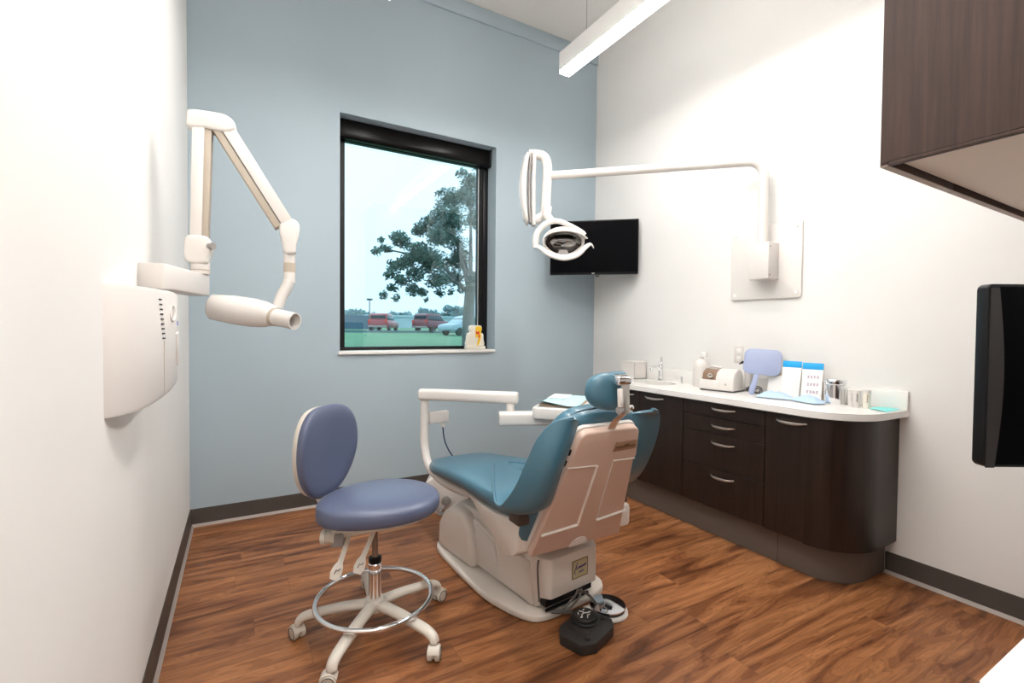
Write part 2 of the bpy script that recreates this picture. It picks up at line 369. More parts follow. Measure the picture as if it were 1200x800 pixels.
# ---- window
win = bpy.data.objects.new('window_1', None); win.location = ((WX0+WX1)/2, YB, WZ0); COL.objects.link(win); win['kind'] = 'structure'
b = B(); fy0, fy1 = YB+.168, YB+.215
gx0, gx1, gz0, gz1 = .716, 1.880, 1.178, 2.80
b.bb((WX0, fy0, WZ0), (gx0, fy1, WZ1)); b.bb((gx1, fy0, WZ0), (WX1, fy1, WZ1)); b.bb((gx0, fy0, WZ0), (gx1, fy1, gz0)); b.bb((gx0, fy0, gz1), (gx1, fy1, WZ1))
b.bb((1.925, fy0-.012, WZ0), (WX1, fy0, WZ1), bev=.003); b.bb((WX0, fy0-.018, WZ0), (WX1, fy0, WZ0+.020), bev=.004)
struct(b, 'window_frame', M['blackframe'], parent=win)
struct(B().bb((gx0-.01, GY, gz0-.01), (gx1+.01, GY+.004, gz1+.01)), 'window_glass', M['glass'], parent=win)
b = B(); b.bb((gx1, fy0-.002, gz0), (gx1+.006, fy0+.01, gz1)); struct(b, 'glazing_bead', M['steel'], parent=win)
struct(B().bb((WX0-.013, YB-.022, WZ0-.024), (WX1-.005, YB+.17, WZ0+.002), bev=.004), 'window_sill', M['counter'], parent=win)
sh = thing('roller_shade', 'black roller shade cassette fitted across the top of the window', 'window shade', (1.3, YB+.04, WZ1))
b = B(); b.prism([(.0, 0), (.068, 0), (.068, -.125), (.055, -.14), (.012, -.14), (.004, -.128), (0, -.1)], 0, 1.300, frame((.655, YB+.085, 2.937), (0, 1, 0), (0, 0, 1), (1, 0, 0)), bev=.004)
b.out('cassette', mat('shade_cassette', (.003, .0025, .0025), .28, spec=.16), sh)
b = B(); b.prism([(-.004, .004), (.072, .004), (.072, -.13), (.056, -.147), (.010, -.147), (0, -.132)], 0, .014, frame((1.955, YB+.085, 2.937), (0, 1, 0), (0, 0, 1), (1, 0, 0)), bev=.002)
b.out('end_cap', M['black'], sh)

# ================================================================== LIGHTS
def pendant(x, y0, y1, z, label, group=None):
    t = thing('pendant_light', label, 'light', (x, (y0+y1)/2, z), group)
    b = B(); b.bb((x-.046, y0, z+.004), (x+.046, y1, z+.135), bev=.003); b.out('housing', M['fixture'], t)
    b = B(); b.bb((x-.041, y0+.004, z-.016), (x+.041, y1-.004, z+.006), bev=.002); b.out('lens', M['lens'], t, flat=True)
    for yy in (y1-.28, y0+.28):
        b = B(); b.cyl((x-.02, yy, z+.13), (x-.02, yy, ZC), .0018, seg=8); b.cyl((x-.02, yy, ZC-.02), (x-.02, yy, ZC), .03, seg=16); b.out('suspension_cable', M['grey'], t)
    return t
pendant(2.055, .55, 2.85, 3.20, 'long white linear pendant light with glowing underside hung near the right wall')
pendant(.70, .50, 2.72, 3.20, 'second linear pendant light hung over the left side of the room', None)

# ================================================================== CABINETS
CX = 2.62
def handle(parent, y0, y1, z, x=CX):
    pts = []
    for i in range(13):
        t = i/12; y = y0+(y1-y0)*t; s_ = sin(pi*t)
        pts.append((x-.004-.026*min(1, s_*1.6)**.8, y, z-.006*s_))
    b = B(); b.tube(pts, [.0035+.0035*sin(pi*i/12) for i in range(13)], seg=8, squash=(1.2, .8)); return b.out('handle', M['steel'], parent)
ZK, ZD0, ZD1 = .19, .195, .868
def slab(y0, y1, z0, z1): return B().bb((CX, y0+.0015, z0+.0015), (CX+.019, y1-.0015, z1-.0015), bev=.0015, seg=1)
# rear cabinet next to the blue wall
t = thing('base_cabinet', 'dark espresso base cabinet with sink in its top, nearest the blue wall', 'cabinet', (2.86, 3.18, 0))
B().bb((CX+.02, 2.207, ZK), (XR-.002, 3.14, .695)).out('body', M['espresso'], t)
for y0_, y1_ in ((2.207, 2.50), (2.94, 3.14)): B().bb((CX+.02, y0_, .695), (XR-.002, y1_, .875)).out('carcass_side', M['espresso'], t)
for (a, c, h0, h1) in ((2.207, 2.613, 2.377, 2.551), (2.613, 3.02, 2.67, 2.845)):
    d = slab(a, c, ZD0, ZD1).out('door', M['espresso'], t); handle(d, h0, h1, .839)
B().bb((CX, 3.022, ZD0), (CX+.019, 3.14, ZD1), bev=.0015, seg=1).out('filler_panel', M['espresso'], t)
# drawers
t = thing('drawer_cabinet', 'dark espresso base cabinet with four stacked drawers and curved bar pulls', 'cabinet', (2.86, 1.915, 0))
B().bb((CX+.02, 1.626, ZK), (XR-.002, 2.203, .875)).out('body', M['espresso'], t)
zs = [.868, .779, .675, .452, .195]
for k in range(4):
    d = slab(1.624, 2.205, zs[k+1], zs[k]).out('drawer', M['espresso'], t)
    handle(d, 1.812, 1.978, (.838, .730, .622, .409)[k])
# curved end cabinet
CC = (2.875, 1.40); 
def endarc(off, n=20):
    a = .255+off; bb_ = .235+off
    pts = [(CC[0]-a*cos(R(90*i/n)), CC[1]-bb_*sin(R(90*i/n))) for i in range(n+1)]
    return pts
t = thing('curved_end_cabinet', 'dark espresso end cabinet with one door and rounded corner, nearest the camera', 'cabinet', (2.86, 1.4, 0))
pts = [(CX+.02, 1.622)]+endarc(-.02)+[(XR-.002, CC[1]-.215), (XR-.002, 1.622)]
B().prism(pts, ZK, .875).out('body', M['espresso'], t)
# door: straight then curving panel
o_ = [(CX, 1.620)]+[p_ for p_ in endarc(0)]+[(XR-.002, CC[1]-.232)]
i_ = [(XR-.002, CC[1]-.216)]+[p_ for p_ in endarc(-.019)[::-1]]+[(CX+.019, 1.620)]
cut = 1.335
d = B().prism([(CX, 1.6205), (CX, 1.40), (CX+.019, 1.40), (CX+.019, 1.6205)]+[], ZD0, ZD1-.001).out('door', M['espresso'], t)
handle(d, 1.392, 1.556, .834)
B().prism(o_[1:]+i_[:-1], ZD0-.006, ZD1).out('curved_side_panel', M['espresso'], t)
# toe kick
kx = 2.68
t = thing('toe_kick', 'grey-brown plinth board running under the base cabinets', 'plinth', (2.86, 2.4, 0))
ke = [(CC[0]+.01-.205*cos(R(90*i/16)), 1.405-.185*sin(R(90*i/16))) for i in range(17)]
B().prism([(kx, 3.12), (kx, 1.5)]+ke+[(XR-.002, 1.22), (XR-.002, 3.12)], 0.001, ZK).out('plinth_board', M['kick'], t, ang=50)
b = B(); b.bb((kx-.0012, 1.5705, .002), (kx+.001, 1.572, ZK-.002)); b.out('joint_line', M['black'], t)

# worktop with sink hole
def worktop():
    bm = bmesh.new()
    outer = [(XR-.002, 3.155), (2.592, 3.155), (2.592, 1.43)]+endarc(.028)[1:]+[(XR-.002, CC[1]-.272)]
    sc, sa, sb = (2.885, 2.72), .135, .185
    inner = [(sc[0]+sa*cos(2*pi*i/40), sc[1]+sb*sin(2*pi*i/40)) for i in range(40)]
    z0, z1 = .877, .912
    b = B()
    for z in (z0, z1):
        vo = [bm.verts.new((x, y, z)) for x, y in outer]; vi = [bm.verts.new((x, y, z)) for x, y in inner]
        ed = [bm.edges.new((vo[i], vo[(i+1) % len(vo)])) for i in range(len(vo))]+[bm.edges.new((vi[i], vi[(i+1) % 40])) for i in range(40)]
        bmesh.ops.triangle_fill(bm, edges=ed, use_beauty=True)
        if z == z0: v0o, v0i = vo, vi
        else:
            for A, C_ in ((v0o, vo), (v0i, vi)):
                for i in range(len(A)): j = (i+1) % len(A); bm.faces.new((A[i], A[j], C_[j], C_[i]))
    bmesh.ops.recalc_face_normals(bm, faces=bm.faces)
    b.merge(bm); return b, sc, sa, sb
b, sc, sa, sb = worktop()
wt = thing('worktop', 'long white solid-surface worktop with rounded end over the dark cabinets', 'countertop', (2.86, 2.4, .877))
b.out('top', M['counter'], wt, ang=30)
b = B(); b.bb((XR-.022, CC[1]-.272, .912), (XR-.002, 3.155, 1.012), bev=.002); b.out('backsplash', M['counter'], wt)
t = thing('sink', 'oval undermount sink bowl set into the white worktop', 'sink', (sc[0], sc[1], .78))
m_ = Matrix.Translation((sc[0], sc[1], .7)) @ Matrix.Diagonal((sa/.135, sb/.135, 1, 1))
B().lathe([(0, .02), (.06, .022), (.10, .05), (.128, .11), (.137, .176), (.141, .176), (.132, .10), (.104, .042), (.062, .012), (0, .01)], m_, 40).out('bowl', M['sinksteel'], t)
B().cyl((sc[0], sc[1], .718), (sc[0], sc[1], .726), .02).out('drain', M['chrome'], t)
t = thing('faucet', 'chrome faucet with short spout standing behind the sink', 'faucet', (3.045, 2.80, .912))
b = B(); b.lathe([(0, 0), (.026, 0), (.026, .008), (.019, .016), (.018, .10), (.02, .115), (.016, .13), (0, .135)], Matrix.Translation((3.045, 2.80, .912))); b.out('body', M['chrome'], t)
b = B(); b.tube([(3.04, 2.80, 1.0), (3.0, 2.795, 1.03), (2.95, 2.79, 1.035), (2.925, 2.785, 1.02), (2.92, 2.785, 1.0)], [.013, .012, .012, .011, .010], seg=12); b.out('spout', M['chrome'], t)
b = B(); b.tube([(3.045, 2.80, 1.04), (3.06, 2.805, 1.065), (3.05, 2.80, 1.115)], [.008, .009, .006]); b.out('lever', M['chrome'], t)
t = thing('soap_dispenser', 'small chrome soap dispenser pump right of the faucet', 'soap dispenser', (3.02, 2.56, .912))
b = B(); b.lathe([(0, 0), (.017, 0), (.017, .006), (.008, .012), (.007, .04), (.009, .042), (.009, .055), (0, .058)], Matrix.Translation((3.02, 2.56, .912)), 20); b.out('pump', M['chrome'], t)
b = B(); b.tube([(3.02, 2.56, .962), (2.99, 2.565, .965), (2.965, 2.57, .955)], [.006, .005, .004]); b.out('spout', M['chrome'], t)

# ================================================================== WORKTOP ITEMS
ZT = .9125
t = thing('instrument_bath', 'white benchtop cleaning unit with open brown window and trailing plug cord', 'appliance', (2.93, 2.12, ZT))
am = frame((2.825, 2.245, ZT+.008), V((.17, -.985, 0)).normalized(), V((.985, .17, 0)).normalized(), (0, 0, 1))   # x along the front, y depth, z up
SD = am @ frame((0, 0, 0), (0, 1, 0), (0, 0, 1), (1, 0, 0))     # depth-height profile, extruded along the front
b = B(); b.prism([(.0, .0), (.150, .0), (.150, .105), (.135, .135), (.080, .150), (.030, .130), (.004, .090)], .115, .245, SD, bev=.014, seg=3)
b.prism([(.0, .0), (.150, .0), (.150, .07), (.0, .07)], -.005, .150, SD, bev=.012, seg=3)
b.out('housing', M['white'], t, ang=50)
b = B(); b.prism([(.014, .065), (.142, .065), (.142, .110), (.12, .138), (.07, .142), (.030, .118)], .012, .120, SD, bev=.006); b.out('window_cover', M['bronze'], t)
b = B(); b.tube([am @ V(q) for q in ((.0, .10, .140), (.05, .09, .156), (.12, .09, .150))], .008, seg=8); b.out('grip', M['white'], t)
b = B(); b.tube([am @ V(q) for q in smooth([(.06, .008, .095), (.075, .0, .11), (.095, .004, .10), (.085, -.002, .088), (.070, .002, .092), (.10, .0, .092)], 4)], .005, seg=8); b.out('latch', M['steel'], t)
b = B(); b.box((.122, .088, -.003), (.235, .165, .010), bev=.003, mx=am); b.out('base_foot', M['darkgrey'], t)
b = B(); b.tube([am @ V(q) for q in ((.19, .0025, .045), (.19, -.001, .045))], .008, seg=12); b.out('badge', M['beige'], t)
b = B(); b.tube([V(q) for q in smooth([(2.95, 1.995, .93), (2.955, 1.965, .935), (2.965, 1.95, .925), (2.955, 1.925, .945), (2.96, 1.895, .965), (2.97, 1.872, .955), (2.97, 1.868, .93), (2.96, 1.887, .92), (2.953, 1.91, .93), (2.957, 1.895, .953), (2.975, 1.882, .945), (2.985, 1.90, .922), (3.015, 1.94, .92)], 6)], .0045, seg=6); b.tube([(2.95, 1.965, .94), (2.955, 1.945, .952)], .010, seg=8); b.out('cord', M['darkgrey'], t)
# big translucent jug left of the unit
t = thing('spray_bottle', 'tall clear-white plastic bottle behind the left end of the benchtop unit', 'bottle', (3.015, 2.38, ZT))
b = B(); b.lathe([(0, 0), (.053, 0), (.056, .006), (.056, .15), (.046, .185), (.022, .205), (.020, .225), (0, .225)], Matrix.Translation((3.015, 2.38, ZT))); b.out('body', M['white'], t)
b = B(); b.lathe([(0, 0), (.021, 0), (.021, .03), (.012, .04), (0, .04)], Matrix.Translation((3.02, 2.36, ZT+.222)), 20); b.out('cap', M['counter'], t)
t = thing('pump_bottle', 'white bottle with a black nozzle behind the benchtop unit', 'bottle', (3.045, 2.10, ZT))
b = B(); b.lathe([(0, 0), (.024, 0), (.026, .006), (.026, .14), (.014, .165), (.012, .18), (0, .18)], Matrix.Translation((3.055, 2.02, ZT))); b.out('body', M['white'], t)
b = B(); b.tube([(3.045, 2.03, ZT+.205), (3.02, 2.045, ZT+.203), (3.0, 2.055, ZT+.19)], [.011, .008, .003], seg=10); b.cyl((3.045, 2.03, ZT+.178), (3.045, 2.03, ZT+.21), .010, seg=12); b.out('nozzle', M['black'], t)
# outlet on wall
t = thing('wall_outlet', 'white power outlet plate on the right wall above the benchtop unit', 'outlet', (XR-.003, 2.13, 1.165))
b = B(); b.bb((XR-.006, 2.093, 1.10), (XR-.0005, 2.167, 1.225), bev=.0025); b.out('plate', M['white'], t)
for z_ in (1.17, 1.115):
    b = B(); b.bb((XR-.009, 2.115, z_), (XR-.005, 2.145, z_+.035), bev=.002); b.out('socket', M['counter'], t)
# acrylic box near corner
t = thing('storage_box', 'clear acrylic box on the worktop in the corner left of the faucet', 'box', (3.0, 3.07, ZT))
b = B()
b.bb((2.93, 2.99, ZT), (3.07, 3.15, ZT+.005)); b.bb((2.93, 2.99, ZT), (2.934, 3.15, ZT+.135)); b.bb((3.066, 2.99, ZT), (3.07, 3.15, ZT+.135)); b.bb((2.93, 2.99, ZT), (3.07, 2.994, ZT+.135)); b.bb((2.93, 3.146, ZT), (3.07, 3.15, ZT+.135))
b.out('tray', M['white'], t, flat=True)
b = B(); b.bb((2.926, 2.986, ZT+.135), (3.074, 3.154, ZT+.15), bev=.003); b.out('lid', M['white'], t)

# hand mirror (back side), leaning on wall
def lean(y0, x0, z0, yaw, tilt):  # local: x across (toward -y world = right in view), y up, z out of face (towards camera/-x)
    nx = V((-cos(yaw), -sin(yaw), 0)); ax = V((sin(yaw), -cos(yaw), 0)) ; upv = V((0, 0, 1))*cos(tilt)+(-nx)*sin(tilt); nn = ax.cross(upv)
    return frame((x0, y0, z0), ax, upv, nn)
ml = lean(1.900, 2.925, ZT+.004, R(22), R(14))
t = thing('hand_mirror', 'lilac-grey hand mirror standing on its handle with its back showing', 'mirror', (2.985, 1.905, ZT))
head = rrect(-.082, .133, .142, .305, .042, 6)
hm = ml @ rotm(0, 0, R(-3))
B().prism(head, -.006, .006, hm, bev=.003).out('mirror_head', M['lilac'], t)
b = B(); b.prism(smooth_closed([(-.022, .0), (-.002, -.002), (.008, .02), (.022, .135), (.03, .15), (-.002, .15), (-.022, .06), (-.028, .02)], 5), -.005, .005, hm, bev=.002); b.out('handle', M['lilac'], t)
b = B(); b.prism(rrect(-.072, .143, .132, .295, .036, 5), -.0075, -.0062, hm); b.out('mirror_glass', M['mirror'], t)

def booklet(name, y, x, wd, ht, yaw, label, blue=True, printed=True, group=None, d=.05):
    m_ = lean(y, x, ZT+.0015, yaw, R(10))
    t = thing(name, label, 'leaflet holder', (x, y, ZT), group)
    # curved easel body: side strip that flares at the base
    b = B(); b.prism([(-wd/2, 0), (wd/2, 0), (wd/2, ht-.038), (-wd/2, ht-.038)], 0, .005, m_, bev=.0015); b.out('card', M['paperwhite'], t)
    side = smooth([(0, ht-.02), (-.018, ht*.55), (-.045, ht*.2), (-.07, .012)], 5)
    pr = [(z, y_) for z, y_ in side]+[(z+.004, y_) for z, y_ in side[::-1]]
    b = B(); b.prism([(a, c) for a, c in pr], -wd/2, wd/2, m_ @ frame((0, 0, -.001), (0, 0, 1), (0, 1, 0), (-1, 0, 0))); b.out('curved_stand', mat(name+'_stand', (.72, .64, .55), .5), t)
    if blue:
        b = B(); b.bb((-wd/2, ht-.040, 0.0), (wd/2, ht, .006), bev=.001, mx=m_); b.out('header', M['cyan'], t)
    if printed:
        rr = random.Random(3)
        for zz in ((ht*.62), (ht*.42), (ht*.22)):
            b = B()
            for k in range(4):
                xx = -wd*.22+wd*.15*k
                for q in range(3): b.bb((xx, zz-.007+q*.006, .005), (xx+wd*(.07+.04*rr.random()), zz-.0035+q*.006, .0055), mx=m_)
            b.out('printed_line', M['ink'], t, flat=True)
    return t
booklet('leaflet_stand', 1.806, 3.005, .088, .17, R(10), 'plain white curved card stand partly behind the hand mirror handle', blue=False, printed=False)
booklet('leaflet_stand', 1.695, 2.985, .108, .232, R(10), 'blank-bodied white leaflet stand with blue header, just right of the hand mirror', printed=False)
booklet('leaflet_stand', 1.570, 2.985, .112, .228, R(10), 'white printed leaflet stand with blue header, nearest the steel canister')
# blue film pouches
def crumple(name, cx, cy, a, bb_, rz, seed, label):
    rr = random.Random(seed); n = 12; g = []
    for i in range(n+1):
        row = []
        for j in range(n+1):
            u, v = i/n*2-1, j/n*2-1; x = a*u*(1-.12*v*v); y = bb_*v*(1-.15*u*u)
            h = .040*(1-max(abs(u), abs(v))**2)*(.45+.6*rr.random())+.002
            row.append((cx+x*cos(rz)-y*sin(rz), cy+x*sin(rz)+y*cos(rz), ZT+.003+h))
        g.append(row)
    b = B(); b.sheet(g, -.0025); o = b.out(name, M['glovemat'], ang=60); tag(o, label, 'pouch'); return o
crumple('plastic_pouch', 2.890, 1.735, .05, .105, R(14), 1, 'crumpled pale blue plastic pouch in front of the leaflet stands, on the left')
crumple('plastic_pouch', 2.895, 1.535, .05, .09, R(-12), 2, 'crumpled pale blue plastic pouch in front of the leaflet stands, on the right')
# steel canister + beakers
t = thing('canister', 'polished steel canister with lid on the worktop beside the leaflet stands', 'canister', (2.99, 1.425, ZT))
cm = Matrix.Translation((2.985, 1.435, ZT))
B().lathe([(0, 0), (.050, 0), (.053, .004), (.053, .112), (.050, .115), (0, .115)], cm, 40).out('body', M['chrome'], t)
B().lathe([(0, .115), (.056, .115), (.057, .119), (.057, .138), (.054, .142), (.02, .146), (0, .147)], cm, 40).out('lid', M['chrome'], t)
for k, (yy, xx, hh) in enumerate(((1.352, 2.995, .092), (1.316, 2.965, .096), (1.275, 2.985, .101))):
    lb = ('short white medicine tube next to the steel canister', 'white medicine tube in the middle of three on the worktop', 'white medicine tube nearest the worktop end, tallest of three')[k]
    t = thing('medicine_tube', lb, 'container', (xx, yy, ZT), 'white tubes beside the canister')
    mm = Matrix.Translation((xx, yy, ZT))
    B().lathe([(0, 0), (.018, 0), (.019, .003), (.019, hh-.02), (0, hh-.02)], mm, 24).out('body', M['cream' if k == 2 else 'white'], t)
    B().lathe([(0, hh-.02), (.020, hh-.02), (.020, hh-.002), (.018, hh), (0, hh)], mm, 24).out('cap', M['white'], t)
    b = B(); 
    d = V((-.84, -.55, 0))
    for q in range(5): c_ = V((xx, yy, ZT+.035+q*.009))+d*.0192; b.box(c_, (.0012, .006, .0055), rot=(0, 0, math.atan2(d.y, d.x)))
    b.out('print', M['inkdark'] if k < 2 else M['taupe'], t, flat=True)
b = B(); b.sheet([[(2.955, 1.25, ZT+.002), (3.03, 1.262, ZT+.004), (3.078, 1.25, ZT+.003)], [(2.93, 1.20, ZT+.006), (3.01, 1.205, ZT+.008), (3.078, 1.20, ZT+.006)], [(2.905, 1.15, ZT+.003), (3.0, 1.153, ZT+.004), (3.075, 1.155, ZT+.003)]], .0016)
tag(b.out('paper_napkin', M['mint']), 'folded mint-green paper napkin at the rounded end of the worktop', 'napkin')

# tooth model on the sill
t = thing('tooth_model', 'white plastic tooth model with yellow and red cutaway root on the window sill', 'tooth model', (1.78, YB+.025, WZ0))
tm = frame((1.785, YB+.02, WZ0+.002), (1, 0, 0), (0, 0, 1), (0, -1, 0))
B().prism(rrect(-.088, 0, .088, .03, .004, 2), -.03, .04, tm, bev=.003).out('base', M['cream'], t)
pf = smooth_closed([(-.078, .028), (.078, .028), (.08, .09), (.075, .135), (.052, .15), (.062, .175), (.055, .205), (.02, .212), (0, .206), (-.02, .212), (-.05, .205), (-.056, .175), (-.048, .15), (-.072, .138), (-.08, .09)], 4)
B().prism(pf, -.022, .022, tm, bev=.008).out('tooth_body', M['cream'], t, ang=60)
B().prism(smooth_closed([(.0, .198), (.04, .20), (.058, .178), (.048, .15), (.05, .11), (.035, .06), (.02, .035), (.012, .04), (.02, .08), (.022, .11), (.0, .105), (-.002, .15)], 4), .0215, .026, tm).out('yellow_inlay', M['yellow'], t)
b = B(); b.prism([(0, .135), (.032, .135), (.032, .158), (.02, .158), (.016, .15), (0, .162)], .025, .029, tm); b.prism([(.022, .12), (.033, .137), (.036, .11), (.034, .095), (.028, .105)], .025, .029, tm); b.out('red_inlay', M['red'], t)

# ================================================================== TELEVISION
tvc = V((2.755, 3.34, 2.075)); th = V((-.77, .64, 0)).normalized()
th = (V((2.46, 3.59, 0))-V((3.05, 3.08, 0))).normalized()   # towards left end
tn = V((th.y, -th.x, 0)); tn = tn if tn.y < 0 else -tn         # face towards the camera
T = frame(tvc, -th, (0, 0, 1), tn)
t = thing('television', 'black flat television on a wall arm across the corner', 'television', tuple(tvc))
B().prism(rrect(-.392, -.243, .392, .243, .006, 2), -.035, 0, T, bev=.004).out('housing', M['black'], t)
B().bb((-.382, -.225, 0), (.382, .233, .0015), mx=T).out('screen', M['screen'], t, flat=True)
b = B(); b.bb((-.012, -.236, .0), (.012, -.230, .0025), mx=T); b.out('badge', M['steel'], t)
b = B(); b.box((0, 0, -.055), (.22, .22, .04), mx=T, bev=.006); b.tube([tuple(T @ V((0, 0, -.07))), (2.93, 3.50, 2.07), (3.09, 3.58, 2.07)], .018, seg=10); b.bb((3.085, 3.50, 1.95), (XR-.001, 3.66, 2.19), bev=.004); b.out('wall_bracket', M['black'], t)
b = B(); b.tube(smooth([tuple(T @ V((.02, -.235, -.02))), tuple(T @ V((.03, -.262, -.01))), tuple(T @ V((.045, -.255, -.02))), tuple(T @ V((.05, -.235, -.03)))], 5), .004, seg=8); b.out('cable', M['black'], t)

# ================================================================== WALL DENTAL LIGHT
t = thing('dental_light', 'white dental operating light on a long wall-mounted pole arm', 'dental light', (3.09, 1.95, 1.8))
pm = frame((XR-.0005, 1.95, 1.80), (0, -1, 0), (0, 0, 1), (-1, 0, 0))
B().prism(rrect(-.245, -.25, .252, .245, .02, 4), 0, .016, pm, bev=.003).out('wall_plate', M['white_gloss'], t)
for x, y in ((-.215, -.215), (.222, -.215), (-.215, .21), (.222, .21)):
    B().lathe([(0, 0), (.013, 0), (.011, .006), (0, .008)], pm @ Matrix.Translation((x, y, .016)), 16).out('screw_cap', M['counter'], t)
b = B(); b.bb((2.975, 1.845, 1.675), (3.092, 1.985, 1.915), bev=.004); b.out('mounting_box', M['white'], t)
for zz in (1.70, 1.885):
    b = B(); b.cyl((2.99, 1.8455, zz), (2.99, 1.842, zz), .005, seg=12); b.out('screw', M['grey'], t)
ex, ey = 1.965, 2.915
arml = V((ex-3.02, ey-1.915, 0)); al = arml.length; ad = arml/al
pts = [(3.02, 1.915, 1.90), (3.02, 1.915, 2.10), (3.02, 1.915, 2.355)]
for a in range(10, 91, 10):
    q = V((3.02, 1.915, 2.36))+ad*(.10*(1-cos(R(a))))+V((0, 0, .10*sin(R(a)))); pts.append(tuple(q))
pts.append((ex, ey, 2.46))
b = B(); b.tube(pts, .030, seg=20, upv=(1, 0, 0)); b.out('pole', M['white_gloss'], t, ang=60)
# balance arm: frame facing the camera; local X right, Y up, Z to camera
dx = V((cos(yaw), -sin(yaw), 0)); dz = V((-sin(yaw), -cos(yaw), 0))
lo = V((1.955, 2.905, 2.46))
L = frame(lo, dx, (0, 0, 1), dz)
def LP(x, y, z=0): return tuple(L @ V((x, y, z)))
loop = smooth([(-.135, .150, 0), (-.085, .150, 0), (-.03, .135, 0), (-.004, .085, 0), (0, 0, 0), (-.006, -.14, 0), (-.012, -.27, 0)], 5)
b = B(); b.tube([LP(*q) for q in loop], [.034]*len(loop), seg=16, upv=(0, 1, 0), squash=(1, 1)); b.cyl(LP(.03, 0), LP(-.02, 0), .034); b.out('yoke_post', M['white_gloss'], t, ang=60)
b = B()
rg = []
for i in range(15):
    s_ = i/14; y = .165-.535*s_; bow = -.035*sin(pi*s_); hw = .055+.02*sin(pi*s_); th_ = .018+.012*sin(pi*s_)
    e_ = .25 if i in (0, 14) else 1
    rg.append([LP(-.145+bow+th_*e_*cos(a_), y, hw*e_*sin(a_)) for a_ in [2*pi*k/20 for k in range(20)]])
b.loft(rg); b.out('arm_cover', M['white'], t, ang=60)
b = B(); rg = []
for i in range(12):
    s_ = i/11; y = .150-.50*s_; bow = -.012*sin(pi*s_); hw = .045
    rg.append([LP(-.122+bow+.011*cos(a_), y, hw*sin(a_)) for a_ in [2*pi*k/14 for k in range(14)]])
b.loft(rg); b.out('arm_seam', M['grey'], t, ang=60)
b = B(); rg = []
for i in range(12):
    s_ = i/11; y = .162-.53*s_; bow = -.010*sin(pi*s_); hw = .050
    rg.append([LP(-.098+bow*.5+.017*cos(a_), y, hw*sin(a_)) for a_ in [2*pi*k/14 for k in range(14)]])
b.loft(rg); b.cyl(LP(-.10, -.335), LP(-.04, -.30), .030); b.tube([LP(-.012, -.24), LP(-.03, -.29), LP(-.06, -.325), LP(-.10, -.34)], .026, seg=14); b.out('balance_arm', M['white'], t, ang=60)
# head
hc = V(LP(.115, -.50, .06))
Hf = frame(hc, dx, (0, 0, 1), dz)
def HP(x, y, z=0): return tuple(Hf @ V((x, y, z)))
# yoke: from arm knuckle sweeping over the head left side and to the right
b = B(); yk = smooth([(-.200, -.03, .0), (-.196, .04, .0), (-.165, .10, 0), (-.10, .145, 0), (-.03, .150, 0), (.06, .115, 0), (.135, .075, 0), (.155, .055, 0)], 5)
b.tube([HP(*q) for q in yk], [.026-.012*i/(len(yk)-1) for i in range(len(yk))], seg=14, upv=(0, 0, 1), squash=(1.0, 1.3))
b.tube([HP(-.115, .26, -.02), HP(-.12, .20, -.02), HP(-.09, .155, 0)], [.034, .032, .028], seg=14)
b.out('head_yoke', M['white_gloss'], t, ang=60)
b = B()   # head body: lidded shell, open front
rg = []
for k, (rx_, ry_, z_, oy) in enumerate(((.03, .02, -.13, .02), (.09, .06, -.12, .02), (.135, .10, -.08, .01), (.150, .115, -.02, 0), (.150, .112, .03, -.005), (.143, .098, .045, -.005), (.132, .088, .03, -.005), (.12, .075, -.02, -.005), (.06, .04, -.06, 0))):
    rg.append([HP(rx_*cos(a_)*(1+.06*sin(a_)), oy+ry_*sin(a_), z_) for a_ in [2*pi*j/36 for j in range(36)]])
b.loft(rg); b.out('reflector_shell', M['white'], t, ang=60)
b = B(); rg = []
for k, (rx_, ry_, z_) in enumerate(((.128, .085, .030), (.115, .070, -.012), (.06, .038, -.045), (.01, .008, -.055))):
    rg.append([HP(rx_*cos(a_), -.012+ry_*sin(a_), z_) for a_ in [2*pi*j/36 for j in range(36)]])
b.loft(rg, cap=False); b.out('reflector_mirror', M['mirror'], t, ang=60)
b = B(); b.prism([(-.04, 0), (.04, 0), (.028, .035), (-.028, .035)], 0, .004, Hf @ Matrix.Translation((0, -.088, .012)) @ rotm(R(-20), 0, 0)); b.out('lamp_shield', M['grey'], t)
b = B()   # visor over the reflector
g = []
for i in range(4):
    row = []
    for j in range(17):
        a_ = R(18+144*j/16); rr_ = 1+.05*i
        row.append(HP(.145*rr_*cos(a_)+.006, -.012+.105*sin(a_)*(1-.30*i/3)*(1.04), .03+.022*i))
    g.append(row)
b.sheet(g, .005); b.out('visor', M['white_gloss'], t, ang=60)
b = B(); hd = smooth([(-.222, -.055, .05), (-.205, -.042, .06), (-.165, -.052, .065), (-.10, -.098, .07), (0, -.122, .075), (.09, -.098, .07), (.15, -.045, .065), (.19, -.022, .06), (.212, -.048, .05)], 5)
n_ = len(hd); b.tube([HP(*q) for q in hd], [.007+.022*sin(pi*i/(n_-1))**1.2 for i in range(n_)], seg=14, upv=(0, 1, 0), squash=(1.0, .55)); b.out('handle_bar', M['white'], t, ang=60)

